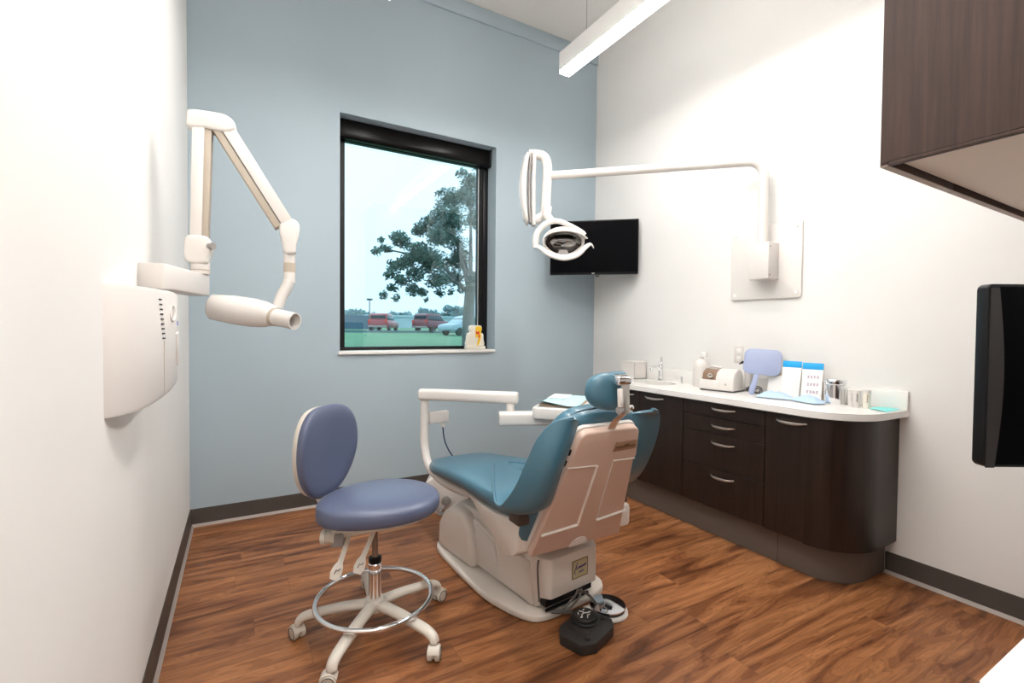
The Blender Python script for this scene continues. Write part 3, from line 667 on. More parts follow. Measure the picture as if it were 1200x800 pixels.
# ================================================================== X-RAY MACHINE
t = thing('dental_xray_machine', 'white wall-mounted dental x-ray unit with folding arm and tube head', 'x-ray machine', (XL, 1.75, 1.09))
prof = smooth([(XL, 1.515), (-.270, 1.545), (-.232, 1.64), (-.205, 1.76), (-.188, 1.88), (-.186, 1.96)], 4)+[(-.20, 1.995), (-.24, 2.03), (XL, 2.04)]
def zlo(x, y): return 1.092+.055*max(0, (y-1.6)/.44)**1.5
rings = []
n = len(prof)
b = B(); bot = [(x, y, zlo(x, y)) for x, y in prof]; lo2 = [(x*.985+XL*.015 if False else x, y, zlo(x, y)+.012) for x, y in prof]
inn = [(XL+(x-XL)*.93, 1.78+(y-1.78)*.985, zlo(x, y)) for x, y in prof]
topi = [(XL+(x-XL)*.93, 1.78+(y-1.78)*.985, 1.43+.015*(y-1.5)) for x, y in prof]
topo = [(x, y, 1.42+.015*(y-1.5)) for x, y in prof]
b.loft([inn, lo2, topo, topi]); b.out('control_box', M['white'], t, ang=45)
def px(y):  # front surface x at y
    for (x0, y0), (x1, y1) in zip(prof, prof[1:]):
        if y0 <= y <= y1: return x0+(x1-x0)*(y-y0)/(y1-y0)
    return XL
for k in range(9):
    z = 1.403-.0145*k; y = 1.745+.0035*k; b = B(); b.box((px(y), y, z), (.004, .020, .0045), rot=(0, 0, R(-10))); b.out('vent_slot', M['inkdark'], t)
b = B(); sl = [(px(1.775-.0008*k)+.0005, 1.775+.0, 1.28-.02*k) for k in range(9)]; b.tube(sl, .0014, seg=6); b.out('seam', M['beige'], t)
b = B(); dm = axis((px(1.86)-.004, 1.86, 1.365), (1, -.15, 0)); b.lathe([(0, .004), (.019, .004), (.024, .008), (.027, .006), (.027, 0), (0, 0)], dm, 28); b.out('dial', M['white_gloss'], t)
b = B(); b.box((px(1.955)-.001, 1.955, 1.335), (.004, .016, .014), rot=(0, 0, R(-5)), bev=.001); b.out('blue_badge', mat('badge_blue', (.10, .12, .6), .4), t)
b = B(); b.box((px(1.955), 1.95, 1.25), (.010, .05, .11), rot=(R(12), 0, 0), bev=.004); b.out('grip_recess', M['white'], t)
# horizontal bracket arm
a0 = V((-.258, 1.965, 1.492)); a1 = V((-.148, 2.315, 1.492)); ad2 = (a1-a0).normalized()
bm_ = axis(a0, ad2); Lb = (a1-a0).length
B().prism(rrect(-.040, -.043, .040, .043, .006, 2), 0, Lb, bm_, bev=.002).out('bracket_arm', M['grey'] if False else M['white'], t)
B().cyl((-.262, 1.99, 1.40), (-.262, 1.99, 1.452), .026).out('swivel_post', M['white'], t)
B().bb((XL, 1.93, 1.435), (-.25, 2.06, 1.45), bev=.003).out('wall_support', M['grey'], t)
# folding arm in a plane facing the camera
xo = V((-.150, 2.28, 0)); xd = V((cos(R(4)), -sin(R(4)), 0)); xn = V((-sin(R(4)), -cos(R(4)), 0))
XF = frame(xo, xd, (0, 0, 1), xn)
def XP(x, z, y=0): return tuple(XF @ V((x, z, y)))
b = B(); b.cyl(XP(.010, 1.535), XP(.010, 1.60), .034, bev=.004); b.out('base_collar', M['white_gloss'], t)
B().cyl(XP(.010, 1.548), XP(.010, 1.553), .0345).out('collar_ring', M['beige'], t)
b = B(); b.prism(smooth_closed([(-.040, 1.60), (-.038, 1.66), (-.025, 1.685), (.03, 1.685), (.052, 1.665), (.055, 1.63), (.045, 1.60), (.035, 1.575), (-.02, 1.575)], 4), -.04, .04, XF, bev=.012, seg=3); b.out('shoulder_joint', M['white_gloss'], t, ang=50)
B().cyl(XP(.045, 1.645, .03), XP(.060, 1.645, .045), .014).out('tension_screw', M['grey'], t)
b = B(); b.prism([(-.022, 1.66), (.020, 1.66), (.032, 2.12), (-.010, 2.12)], -.032, .036, XF, bev=.006); b.out('lower_arm', M['white_gloss'], t)
b = B(); b.prism([(.020, 1.66), (.040, 1.66), (.056, 2.12), (.030, 2.12)], -.030, .030, XF, bev=.003); b.out('lower_arm_spring_cover', M['beige'], t)
b = B(); b.prism(smooth_closed([(-.022, 2.105), (-.028, 2.14), (-.018, 2.172), (.05, 2.178), (.105, 2.175), (.135, 2.150), (.135, 2.12), (.10, 2.105), (.04, 2.108)], 4), -.042, .042, XF, bev=.012, seg=3); b.out('elbow_joint', M['white_gloss'], t, ang=50)
def bar(p0, p1, w0, w1, off0, off1, y0, y1, m_, name, bev=.005):
    p0, p1 = V(p0), V(p1); d = (p1-p0).normalized(); n2 = V((-d.y, d.x))
    q = [p0+n2*off0, p1+n2*off0*w1/w0, p1+n2*off1*w1/w0, p0+n2*off1]
    b = B(); b.prism([(v.x, v.y) for v in q], y0, y1, XF, bev=bev); return b.out(name, m_, t)
bar((.095, 2.135), (.320, 1.765), 1, 1, .032, -.016, -.034, .036, M['white_gloss'], 'upper_arm')
bar((.075, 2.120), (.298, 1.752), 1, 1, .006, -.020, -.030, .030, M['beige'], 'upper_arm_spring_cover', .003)
b = B(); b.prism(smooth_closed([(.298, 1.76), (.31, 1.785), (.345, 1.79), (.372, 1.77), (.372, 1.725), (.362, 1.68), (.356, 1.64), (.316, 1.64), (.305, 1.69), (.296, 1.73)], 4), -.036, .036, XF, bev=.012, seg=3); b.out('wrist_joint', M['white_gloss'], t, ang=50)
B().cyl(XP(.335, 1.60), XP(.335, 1.655), .0235).out('wrist_post', M['white_gloss'], t)
B().cyl(XP(.335, 1.562), XP(.335, 1.602), .0242).out('wrist_band', M['beige'], t)
b = B(); b.cyl(XP(.335, 1.515), XP(.335, 1.563), .0235, bev=.003); sw = smooth([(.333, 1.535, 0), (.325, 1.50, 0), (.305, 1.46, .0), (.288, 1.41, .0)], 6)
b.tube([XP(*q) for q in sw], [.024, .024]+[.026]*(len(sw)-2), seg=16, upv=(1, 0, 0), squash=(.9, 1.0)); b.out('head_yoke', M['white_gloss'], t, ang=60)
h0 = V(XP(.035, 1.408, -.02)); h1 = V(XP(.285, 1.372, .05)); hd_ = (h1-h0).normalized(); hL = (h1-h0).length
hm_ = axis(h0, hd_)
rg = []
for s_, r_ in ((0, .02), (.015, .036), (.05, .046), (.35, .052), (.65, .053), (.85, .047), (.97, .036), (1.0, .028)):
    rg.append([tuple(hm_ @ V((r_*1.08*cos(a_), r_*1.13*sin(a_), s_*hL))) for a_ in [2*pi*k/32 for k in range(32)]])
B().loft(rg).out('tube_head', M['white_gloss'], t, ang=60)
c0 = V(XP(.262, 1.372, .045)); c1 = V(XP(.345, 1.352, .125)); cdv = (c1-c0).normalized()
B().cyl(tuple(c0), tuple(c0+cdv*.030), .041, .039).out('cone_collar', M['beige'], t)
B().lathe([(0, 0), (.035, 0), (.035, (c1-c0).length+.012), (.030, (c1-c0).length+.012), (.029, .03), (0, .03)], axis(c0, cdv), 32).out('cone', M['white_gloss'], t)

# ================================================================== OPERATOR STOOL
sx, sy = .512, 2.09
t = thing('operator_stool', 'slate-blue dental stool with saddle seat, oval backrest and chrome foot ring', 'stool', (sx, sy, 0))
so = smooth_closed([(.262, 2.06), (.30, 1.955), (.40, 1.895), (.54, 1.868), (.68, 1.890), (.768, 1.975), (.790, 2.10), (.745, 2.235), (.64, 2.325), (.53, 2.33), (.42, 2.285), (.32, 2.19)], 5)
def seatdef(x, y, z):
    u = (x-sx)/.25; v = (y-sy)/.23
    return (x, y, z+.555+(.010*u*u if z > 0 else 0)*0-.012*v*v*(z > 0)+.006*(1-u)*(z > 0))
b = B(); b.pad(so, .098, p=4.2, deform=seatdef, rings=11); b.out('seat', M['slate'], t, ang=80)
b = B(); b.prism([(sx+(x-sx)*.8, sy+(y-sy)*.8) for x, y in so], .497, .515, bev=.003); b.out('seat_pan', M['offwhite'], t)
b = B(); b.bb((.315, 2.02, .455), (.56, 2.13, .50), bev=.008); b.out('tilt_mechanism', M['offwhite'], t)
# backrest pad
pc = V((.315, 2.215, .785)); pn = V((.70, -.71, -.02)).normalized(); pxv = V((.71, .70, 0)).normalized(); pxv = -pxv; pyv = pn.cross(pxv).normalized()
pyv = pyv if pyv.z > 0 else -pyv
PM = frame(pc, pxv, pyv, pn)
po = smooth_closed([(-.195, .02), (-.175, .12), (-.11, .185), (0, .20), (.11, .185), (.175, .12), (.195, .02), (.175, -.08), (.12, -.16), (.05, -.20), (-.05, -.20), (-.12, -.16), (-.175, -.08)], 4)
def paddef(x, y, z): return (x, y, z+.9*x*x+.25*y*y)
b = B(); b.pad(po, .07, PM, p=3, deform=paddef, rings=11); b.out('backrest', M['slate'], t, ang=80)
b = B(); b.pad([(x*.97, y*.97) for x, y in po], .040, PM @ Matrix.Translation((0, 0, -.026)), p=5, deform=paddef, rings=8); b.out('backrest_shell', M['offwhite'], t, ang=80)
b = B(); b.tube([tuple(PM @ V((0, -.06, -.045))), tuple(PM @ V((0, -.19, -.03))), (.325, 2.12, .545), (.33, 2.10, .475)], [.014, .016, .017, .015], seg=10, squash=(1.5, .8)); b.out('back_support_bar', M['offwhite'], t, ang=60)
b = B(); b.cyl((.285, 2.055, .466), (.305, 2.045, .466), .030, bev=.006); b.cyl((.305, 2.045, .466), (.335, 2.03, .466), .026); b.out('tension_knob', M['offwhite'], t)
b = B(); b.box((.345, 2.03, .452), (.05, .04, .055), rot=(0, 0, R(-20)), bev=.008); b.cyl((.352, 2.008, .462), (.352, 2.002, .462), .009); b.out('hinge_bracket', M['grey'], t)
for k, (xa, ya, xb, yb) in enumerate(((.405, 2.06, .315, 1.925), (.50, 2.03, .405, 1.93))):
    p0 = V((xa, ya, .478)); p1 = V((xb+.025, yb+.02, .395)); p2 = V((xb, yb, .352))
    b = B(); b.tube([p0, p0.lerp(p1, .5)+V((0, 0, -.004)), p1, p1.lerp(p2, .35), p1.lerp(p2, .8), p2+(p2-p1).normalized()*.012], [.010, .010, .011, .020, .024, .016], seg=6, squash=(.32, 1.1), upv=(.25, -.7, .6)); o = b.out('lever', M['offwhite'], t)
    # small black pictogram
    d = (p2-p1).normalized(); nrm_ = V((-.15, -.9, .35)).normalized(); rr_ = d.cross(nrm_).normalized(); c_ = p1.lerp(p2, .62)+nrm_*.009
    b = B(); b.tube([c_+d*.012+rr_*.006, c_+rr_*.004-d*.004, c_-d*.003-rr_*.004, c_-d*.012-rr_*.009], .0016, seg=6); b.out('pictogram', M['inkdark'], o)
B().cyl((sx, sy, .30), (sx, sy, .50), .0135).out('gas_lift', mat('gas_lift_grey', (.30, .24, .20), .3, .6), t)
B().lathe([(0, .285), (.020, .285), (.026, .292), (.028, .30), (.028, .315), (.014, .318), (0, .318)], Matrix.Translation((sx, sy, 0)), 24).out('collar_cap', M['black'], t)
B().lathe([(0, .12), (.027, .12), (.027, .265), (.029, .267), (.029, .288), (.026, .292), (0, .292)], Matrix.Translation((sx, sy, 0)), 28).out('column', M['chrome'], t)
ringc = (sx-.002, sy-.005)
b = B(); b.tube([(ringc[0]+.246*cos(2*pi*k/64), ringc[1]+.246*sin(2*pi*k/64), .142) for k in range(64)], .011, seg=12, closed=True); b.out('foot_ring', M['chrome'], t, ang=80)
ends = [(.215, 2.165), (.290, 1.815), (.668, 1.778), (.822, 2.145), (.545, 2.42)]
hub = B(); hub.lathe([(0, .082), (.04, .082), (.052, .09), (.050, .125), (.036, .135), (0, .135)], Matrix.Translation((sx, sy, 0)), 28); hub.out('hub', M['offwhite'], t)
for i, (ex_, ey_) in enumerate(ends):
    d = V((ex_-sx, ey_-sy, 0)); Ls = d.length; d.normalize(); o0 = V((sx, sy, 0))
    pts = [o0+d*.02+V((0, 0, .110)), o0+d*(Ls*.4)+V((0, 0, .112)), o0+d*(Ls*.75)+V((0, 0, .104)), o0+d*(Ls*.92)+V((0, 0, .096)), o0+d*(Ls*1.0)+V((0, 0, .083)), o0+d*(Ls*1.02)+V((0, 0, .066))]
    b = B(); b.tube(smooth([tuple(q) for q in pts], 4), [.028-.006*min(1, j/16) for j in range(21)], seg=14, squash=(.75, 1.0), upv=(0, 0, 1)); leg = b.out('leg', M['offwhite'], t, ang=60)
    c = o0+d*(Ls*1.02); a = random.Random(i+4).uniform(0, 6.28) if i not in (0, 1, 2) else (R(200), R(250), R(330))[i]
    wd = V((cos(a), sin(a), 0)); wc = c+V((0, 0, .029))+V((wd.y, -wd.x, 0))*.010
    b = B(); b.cyl(wc-wd*.026, wc-wd*.004, .0285, bev=.005); b.cyl(wc+wd*.004, wc+wd*.026, .0285, bev=.005); b.cyl(wc-wd*.006, wc+wd*.006, .02); b.cyl(wc+V((0, 0, .0)), c+V((0, 0, .070)), .010); b.prism(arc((0, 0), .033, 20, 160, 8)+arc((0, 0), .027, 160, 20, 8), -.022, .022, frame(wc, V((-wd.y, wd.x, 0)), (0, 0, 1), wd)); cs = b.out('caster', M['offwhite'], leg)
    b = B(); b.tube([tuple(frame(wc+wd*.0262, V((-wd.y, wd.x, 0)), (0, 0, 1), wd) @ V((.0235*cos(q*pi/12), .0235*sin(q*pi/12), 0))) for q in range(24)], .0014, seg=6, closed=True); b.tube([tuple(frame(wc-wd*.0262, V((-wd.y, wd.x, 0)), (0, 0, 1), wd) @ V((.0235*cos(q*pi/12), .0235*sin(q*pi/12), 0))) for q in range(24)], .0014, seg=6, closed=True); b.out('caster_seam', M['rubber'], leg)

# ================================================================== PATIENT CHAIR
t = thing('dental_chair', 'teal upholstered patient chair with back shell tinted beige for floor bounce, tilted upright on its white base', 'dental chair', (1.33, 2.2, 0))
# --- base plate, outline on the floor
bp = [(1.02, 2.66), (1.005, 2.45), (1.02, 2.10), (1.06, 1.92), (1.12, 1.79), (1.20, 1.748), (1.38, 1.765), (1.54, 1.79), (1.61, 1.85), (1.625, 1.95), (1.60, 2.3), (1.56, 2.64), (1.45, 2.72), (1.12, 2.72)]
bps = smooth_closed(bp, 4)
b = B(); b.prism(bps, .002, .036, bev=.010, seg=3); b.out('base_plate', M['chairbase'], t, ang=50)
# --- base cover: front pedestal and body (local frame turned 7 degrees)
br = R(7); BM = Matrix.Translation((1.345, 1.80, 0)) @ rotm(0, 0, br)     # local origin at near face centre
b = B()   # side profile in y-z, extruded over x
pr = [(-.005, .085), (-.005, .12), (.02, .30), (.05, .335), (.42, .345), (.56, .33), (.74, .325), (.83, .27), (.87, .19), (.875, .036), (.03, .036)]
b.prism(pr, -.165, .165, BM @ frame((0, 0, 0), (0, 1, 0), (0, 0, 1), (1, 0, 0)), bev=.018, seg=3)
b.out('base_cover', M['chairbase'], t, ang=50)
b = B(); b.prism([(.50, .034), (.52, .24), (.58, .315), (.72, .32), (.82, .26), (.875, .18), (.885, .034)], -.225, .225, BM @ frame((0, 0, 0), (0, 1, 0), (0, 0, 1), (1, 0, 0)), bev=.035, seg=4); b.out('front_pedestal', M['chairbase'], t, ang=50)
b = B(); b.prism([(.035, .055), (.060, .25), (.32, .25), (.54, .30), (.60, .18), (.54, .055)], -.185, -.160, BM @ frame((0, 0, 0), (0, 1, 0), (0, 0, 1), (1, 0, 0)), bev=.008); b.out('side_panel', M['chairbase'], t)
b = B(); b.prism([(.30, .13), (.33, .235), (.50, .275), (.53, .19), (.46, .13)], -.190, -.184, BM @ frame((0, 0, 0), (0, 1, 0), (0, 0, 1), (1, 0, 0)), bev=.002); b.out('inset_panel', M['white'], t)
# near cover block, chamfered
b = B(); b.prism([(-.145, .0), (.145, .0), (.175, .045), (.175, .16), (-.175, .16), (-.175, .045)], .105, .29, BM @ Matrix.Translation((.0, -.055, 0)), bev=.010); b.out('rear_cover', M['chairbase'], t)
b = B(); b.box((-.02, -.030, .052), (.27, .012, .008), mx=BM); b.box((-.02, -.022, .090), (.29, .04, .030), mx=BM); b.out('cable_slot', M['black'], t)
lab = b = B(); b.box((.032, -.0565, .205), (.100, .003, .085), mx=BM); lb_ = b.out('maker_plate', M['gold'], t)
b = B()
for a_ in ((-.018, .036), (-.018, .104)):
    pass
b.box((.032, -.0585, .2465), (.100, .002, .003), mx=BM); b.box((.032, -.0585, .1635), (.100, .002, .003), mx=BM); b.box((-.0175, -.0585, .205), (.003, .002, .085), mx=BM); b.box((.0815, -.0585, .205), (.003, .002, .085), mx=BM)
b.out('plate_border', mat('olive_line', (.16, .12, .04), .5), lb_)
b = B()   # script-like wordmark and small line below
def LB(u, v): return tuple(BM @ V((.032+u, -.0592, .205+v)))
b.tube([LB(*q) for q in smooth([(-.030, -.022), (-.036, -.012), (-.026, .012), (-.018, .03), (-.024, .012), (-.020, -.002), (-.012, .008)], 4)], .0016, seg=6)
b.tube([LB(*q) for q in smooth([(-.012, .004), (-.008, .010), (-.004, .002), (0, .010), (.004, .002), (.008, .011), (.012, .003), (.017, .011), (.021, .004), (.026, .012), (.030, .005), (.036, .016), (.036, .006)], 4)], .0020, seg=6)
b.tube([LB(-.006, -.018), LB(.022, -.014)], .0028, seg=6)
b.out('wordmark', mat('violet_ink', (.08, .06, .2), .5), lb_)
b = B(); b.tube(smooth([tuple(BM @ V(q)) for q in ((-.176, -.004, .280), (-.182, -.004, .27), (-.19, -.012, .22), (-.186, -.02, .10))], 5), .004, seg=8); b.out('cover_seam_cable', M['cord'], t)
b = B()
def fl(*pts): return smooth([V(q) for q in pts] and [tuple(q) for q in pts], 6)
b.tube(smooth([(1.36, 1.73, .115), (1.33, 1.715, .10), (1.27, 1.73, .05), (1.22, 1.745, .045), (1.26, 1.72, .042), (1.33, 1.70, .03), (1.36, 1.685, .012), (1.335, 1.64, .008), (1.31, 1.63, .02), (1.31, 1.66, .03)], 6), .0065, seg=8)
b.tube(smooth([(1.38, 1.73, .115), (1.345, 1.70, .10), (1.29, 1.715, .05), (1.235, 1.74, .048)], 6), .0055, seg=8)
b.tube(smooth([(1.37, 1.73, .11), (1.41, 1.72, .085), (1.44, 1.71, .05), (1.45, 1.695, .03), (1.465, 1.69, .02)], 6), .0065, seg=8)
b.out('control_cord', M['cord'], t, ang=80)
b = B(); b.tube(smooth([(1.50, 1.85, .33), (1.58, 1.80, .33), (1.63, 1.83, .31), (1.62, 1.90, .29), (1.55, 1.93, .28)], 6), .006, seg=8); b.out('hose', M['white'], t)
# --- seat frame
b = B()
sp_ = [(2.19, .500), (2.10, .480), (1.78, .345), (1.69, .375), (1.655, .40), (1.65, .535), (1.70, .535), (1.86, .50)]
b.prism(sp_, .985, 1.515, frame((0, 0, 0), (0, 1, 0), (0, 0, 1), (1, 0, 0)), bev=.010, seg=2); b.out('seat_frame', M['chairbase'], t, ang=40)
b = B(); b.bb((1.50, 1.66, .39), (1.62, 1.80, .50), bev=.02); b.out('pivot_cover', M['chairbase'], t)
b = B(); b.bb((1.06, 2.05, .45), (1.44, 2.62, .475), bev=.008); b.bb((1.22, 1.9, .33), (1.42, 2.2, .47)); b.out('leg_rest_frame', M['beige'], t)
# --- leg / seat cushion : lofted along y
def sec(y, cx, hw, z0, z1, n=28, p=3.6):
    out_ = []
    for k in range(n):
        a = 2*pi*k/n; c_, s_ = cos(a), sin(a)
        out_.append((cx+hw*math.copysign(abs(c_)**(2/p), c_), y, (z0+z1)/2+(z1-z0)/2*math.copysign(abs(s_)**(2/p), s_)))
    return out_
rg = []
for y, hw, z0, z1 in ((1.66, .20, .53, .60), (1.665, .235, .515, .615), (1.69, .255, .51, .625), (1.75, .262, .505, .620), (2.0, .262, .495, .60), (2.2, .262, .49, .590), (2.38, .26, .475, .575), (2.55, .255, .455, .548), (2.68, .245, .440, .527), (2.76, .23, .436, .518), (2.81, .20, .44, .512), (2.835, .15, .452, .50)):
    rg.append(sec(y, 1.235, hw, z0, z1))
b = B(); b.loft(rg); b.out('seat_cushion', M['teal'], t, ang=80)
# --- back shell + back cushion
v_ = V((0, -.26, .554)).normalized(); u_ = V((1, 0, 0)); w_ = V((0, v_.z, -v_.y))     # w to the front (seat side)
BK = frame((1.25, 1.62, .40), u_, v_, w_)
po_ = [(-.22, -.01), (-.205, .127), (-.182, .44), (-.176, .50), (-.168, .575)]+arc((-.130, .583), .040, 170, 95, 5)+[(.085, .621)]+arc((.088, .580), .041, 85, 5, 5)+[(.150, .50), (.165, .452), (.158, .440), (.185, .36), (.262, -.01)]
po_ = [(-.222, -.012), (-.185, .44), (-.171, .540)]+arc((-.128, .558), .042, 165, 95, 5)+arc((.092, .558), .042, 85, 12, 5)+[(.168, .455), (.160, .440), (.262, -.012)]
B().prism(po_, -.002, .036, BK, bev=.008, seg=3).out('back_shell', M['shellback'], t, ang=40)
B().prism([(x*1.0+.0, y) for x, y in po_], .030, .048, BK @ Matrix.Diagonal((1.02, 1.01, 1, 1)), bev=.004).out('shell_rim', M['white'], t, ang=40)
b = B()  # raised ribs: two mirrored L shapes
def rib(p_, q_, w0=.008): 
    p_, q_ = V((*p_, -.003)), V((*q_, -.003)); b.tube([tuple(BK @ p_), tuple(BK @ q_)], w0, seg=8, squash=(1, .6), upv=tuple(w_))
rib((-.036, .435), (-.026, .122)); rib((-.026, .122), (-.205, .108)); rib((.073, .122), (.235, .142)); rib((-.182, .446), (-.036, .435), .004); rib((.042, .447), (.16, .442), .004); rib((.042, .447), (.073, .122), .003)
b.out('shell_ribs', M['chairbase'], t, ang=60)
b = B(); b.prism([(.022, .493), (.142, .497), (.134, .539), (.022, .539)], -.0045, .002, BK, bev=.001); lp = b.out('name_plate', M['taupe'], t)
b = B(); b.bb((.030, .512, -.006), (.130, .517, -.0043), mx=BK); b.bb((.070, .520, -.006), (.095, .526, -.0043), mx=BK); b.out('plate_print', mat('plate_print', (.12, .06, .03), .5), lp)
for (x, y) in ((-.182, .505), (-.186, .455)):
    b = B(); b.box((x, y, .022), (.012, .024, .02), mx=BK, bev=.002); b.out('side_button', M['black'], t)
b = B(); b.prism(arc((.02, -.012), .05, 0, 180, 12), -.004, .002, BK, bev=.001); b.out('thumb_recess', M['white'], t)
bo = smooth_closed([(-.245, -.02), (-.25, .15), (-.235, .35), (-.225, .50), (-.205, .575), (-.15, .625), (-.05, .64), (.05, .64), (.14, .622), (.185, .57), (.21, .48), (.225, .35), (.25, .15), (.245, -.02), (0, -.06)], 4)
b = B(); b.pad(bo, .115, BK @ Matrix.Translation((.0, 0, .098)), p=5, rings=10); b.out('back_cushion', M['teal'], t, ang=80)
b = B(); b.tube([tuple(BK @ V((x*.955, y*1.002, .095))) for x, y in bo], .0035, seg=6, closed=True); b.out('piping', M['teal_piping'], t)
# --- slings at both sides
def sling(sgn):
    rim = [(.200, 1.375, 1.005), (.262, 1.405, .985), (.305, 1.44, .925), (.325, 1.485, .83), (.335, 1.54, .73), (.345, 1.60, .655), (.345, 1.65, .615), (.325, 1.735, .60), (.268, 1.86, .607), (.17, 2.05, .60), (.05, 2.28, .585)]
    mid = [(.190, 1.385, 1.000), (.235, 1.385, .945), (.275, 1.39, .855), (.295, 1.42, .76), (.300, 1.47, .68), (.305, 1.55, .62), (.290, 1.62, .600), (.255, 1.72, .612), (.20, 1.82, .625), (.12, 2.00, .612), (.02, 2.22, .592)]
    inn_ = [(.165, 1.40, .985), (.19, 1.40, .92), (.215, 1.42, .83), (.225, 1.45, .74), (.225, 1.49, .66), (.225, 1.54, .63), (.21, 1.60, .625), (.18, 1.68, .632), (.14, 1.76, .635), (.07, 1.90, .622), (-.02, 2.12, .598)]
    if sgn > 0:
        inn_ = [(x_*.62, y_+.02, z_) for x_, y_, z_ in inn_]
        mid = [((a_[0]+c_[0])/2+.01, (a_[1]+c_[1])/2+.012, (a_[2]+c_[2])/2) for a_, c_ in zip(rim, inn_)]
    rs = [smooth(r_, 4) for r_ in (rim, mid, inn_)]
    g = []
    for i in range(len(rs[0])):
        A, Bm, C_ = (V(r_[i]) for r_ in rs); row = []
        for j in range(9):
            q = j/8; p_ = A*(2*(q-.5)*(q-1))+Bm*(-4*q*(q-1))+C_*(2*q*(q-.5)); row.append((1.25+sgn*p_.x, p_.y, p_.z))
        g.append(row)
    b = B(); b.sheet(g, .010)
    b.tube([g[i][0] for i in range(len(g))], .007, seg=8)
    return b
sling(-1).out('arm_sling', M['teal'], t, ang=70)
sling(1).out('arm_sling', M['teal'], t, ang=70)
for x_ in (.958, 1.487):
    b = B(); b.bb((x_, 1.605, .535), (x_+.055, 1.685, .612), bev=.006); b.out('sling_bracket', M['darkgrey'], t)
# --- headrest
HR = frame((1.217, 1.30, 1.10), u_, V((0, .05, 1)).normalized(), V((0, 1, -.05)).normalized())
ho = smooth_closed([(-.155, .0), (-.135, .065), (-.07, .098), (.04, .105), (.115, .10), (.135, .05), (.13, -.03), (.09, -.085), (0, -.105), (-.09, -.085), (-.14, -.05)], 4)
def hdef(x, y, z): return (x*.64+.006, y*.70+.004, z*.85+1.9*x*x*.4)
b = B(); b.pad(ho, .085, HR @ Matrix.Translation((-.004, -.008, .068)), p=3.2, deform=hdef, rings=9); b.out('headrest', M['teal'], t, ang=80)
b = B(); b.box((.010, -.020, -.004), (.034, .125, .010), mx=HR, bev=.002); b.tube([tuple(HR @ V((.010, -.075, -.004))), (1.229, 1.345, .985), (1.236, 1.392, .925)], .020, seg=8, squash=(1.0, .22), upv=(1, 0, 0)); b.out('headrest_bar', M['steel'], t)
b = B(); b.cyl(tuple(HR @ V((-.030, .040, -.002))), tuple(HR @ V((.030, .040, -.002))), .017, bev=.003); b.box((.008, .045, .018), (.045, .034, .045), mx=HR, bev=.005); b.out('headrest_knuckle', M['chrome'], t)
b = B(); b.cyl(tuple(HR @ V((-.022, -.055, -.012))), tuple(HR @ V((-.022, .012, -.012))), .0105, bev=.003); b.out('release_lever', M['white'], t)
b = B(); b.cyl(tuple(HR @ V((-.028, -.068, -.006))), tuple(HR @ V((-.010, -.068, -.006))), .016, bev=.003); b.out('pivot_knob', M['grey'], t)
b = B(); b.cyl(tuple(HR @ V((.026, -.062, -.004))), tuple(HR @ V((.044, -.062, -.004))), .010, bev=.002); b.out('lock_bolt', M['chrome'], t)

# ================================================================== DELIVERY UNIT
t = thing('delivery_unit', 'white instrument delivery unit on a tall post arm beside the chair toe', 'dental delivery unit', (1.03, 2.87, .3))
post = smooth([(1.245, 2.26, .40), (1.20, 2.36, .385), (1.12, 2.50, .385), (1.055, 2.68, .41), (1.02, 2.80, .47), (1.013, 2.865, .58), (1.012, 2.87, .70), (1.012, 2.87, .885)], 6)
b = B(); b.tube(post, .026, seg=18, upv=(1, 0, 0)); b.out('post', M['white_gloss'], t, ang=70)
b = B(); b.cyl((1.012, 2.87, .86), (1.012, 2.87, .90), .018); b.out('post_pin', M['grey'], t)
A0 = V((.985, 2.885, .912)); A1 = V((1.455, 2.455, .912)); da = (A1-A0).normalized()
b = B(); b.prism(rrect(-.036, -.036, .036, .036, .022, 5), 0, (A1-A0).length, axis(A0, da), bev=.012, seg=3); b.out('upper_arm', M['white_gloss'], t, ang=50)
b = B(); b.cyl((1.418, 2.482, .80), (1.418, 2.482, .88), .026, .022); b.out('pivot_post', M['white_gloss'], t)
C0 = V((1.335, 2.475, .795)); C1 = V((1.74, 2.30, .795)); dc = (C1-C0).normalized()
b = B(); b.prism(rrect(-.040, -.040, .040, .040, .018, 5), 0, (C1-C0).length, axis(C0, dc), bev=.006, seg=2); b.out('lower_arm', M['white_gloss'], t, ang=50)
b = B(); b.bb((1.035, 2.835, .725), (1.165, 2.875, .80), bev=.006); b.cyl((1.13, 2.855, .695), (1.13, 2.855, .725), .013); b.out('hose_block', M['white'], t)
b = B(); b.cyl((1.085, 2.855, .715), (1.085, 2.855, .725), .006); b.cyl((1.13, 2.855, .695), (1.13, 2.855, .712), .010); b.out('hose_fitting', M['steel'], t)
b = B(); b.tube(smooth([(1.13, 2.855, .70), (1.14, 2.855, .62), (1.165, 2.85, .55), (1.21, 2.84, .48), (1.26, 2.83, .43)], 6), .0045, seg=8); b.out('air_hose', M['bluecord'], t)
UX = V((.745, .667, 0)); UY = V((-.667, .745, 0)); UM = frame((1.775, 2.405, 0), UX, UY, (0, 0, 1))
b = B(); b.prism(rrect(-.26, -.15, .26, .15, .03, 5), .80, .872, UM, bev=.012, seg=3); b.out('instrument_head', M['white_gloss'], t, ang=50)
b = B(); b.prism(rrect(-.24, -.16, -.02, -.02, .05, 6), .790, .801, UM); b.out('grip_pad', M['darkgrey'], t)
t2 = thing('instrument_tray', 'shallow beige-rimmed instrument tray on the delivery unit', 'tray', (1.775, 2.405, .8725))
b = B(); b.prism(rrect(-.215, -.125, .215, .125, .03, 5), .873, .884, UM, bev=.004); b.out('tray_body', mat('tray_rim', (.52, .38, .28), .4), t2)
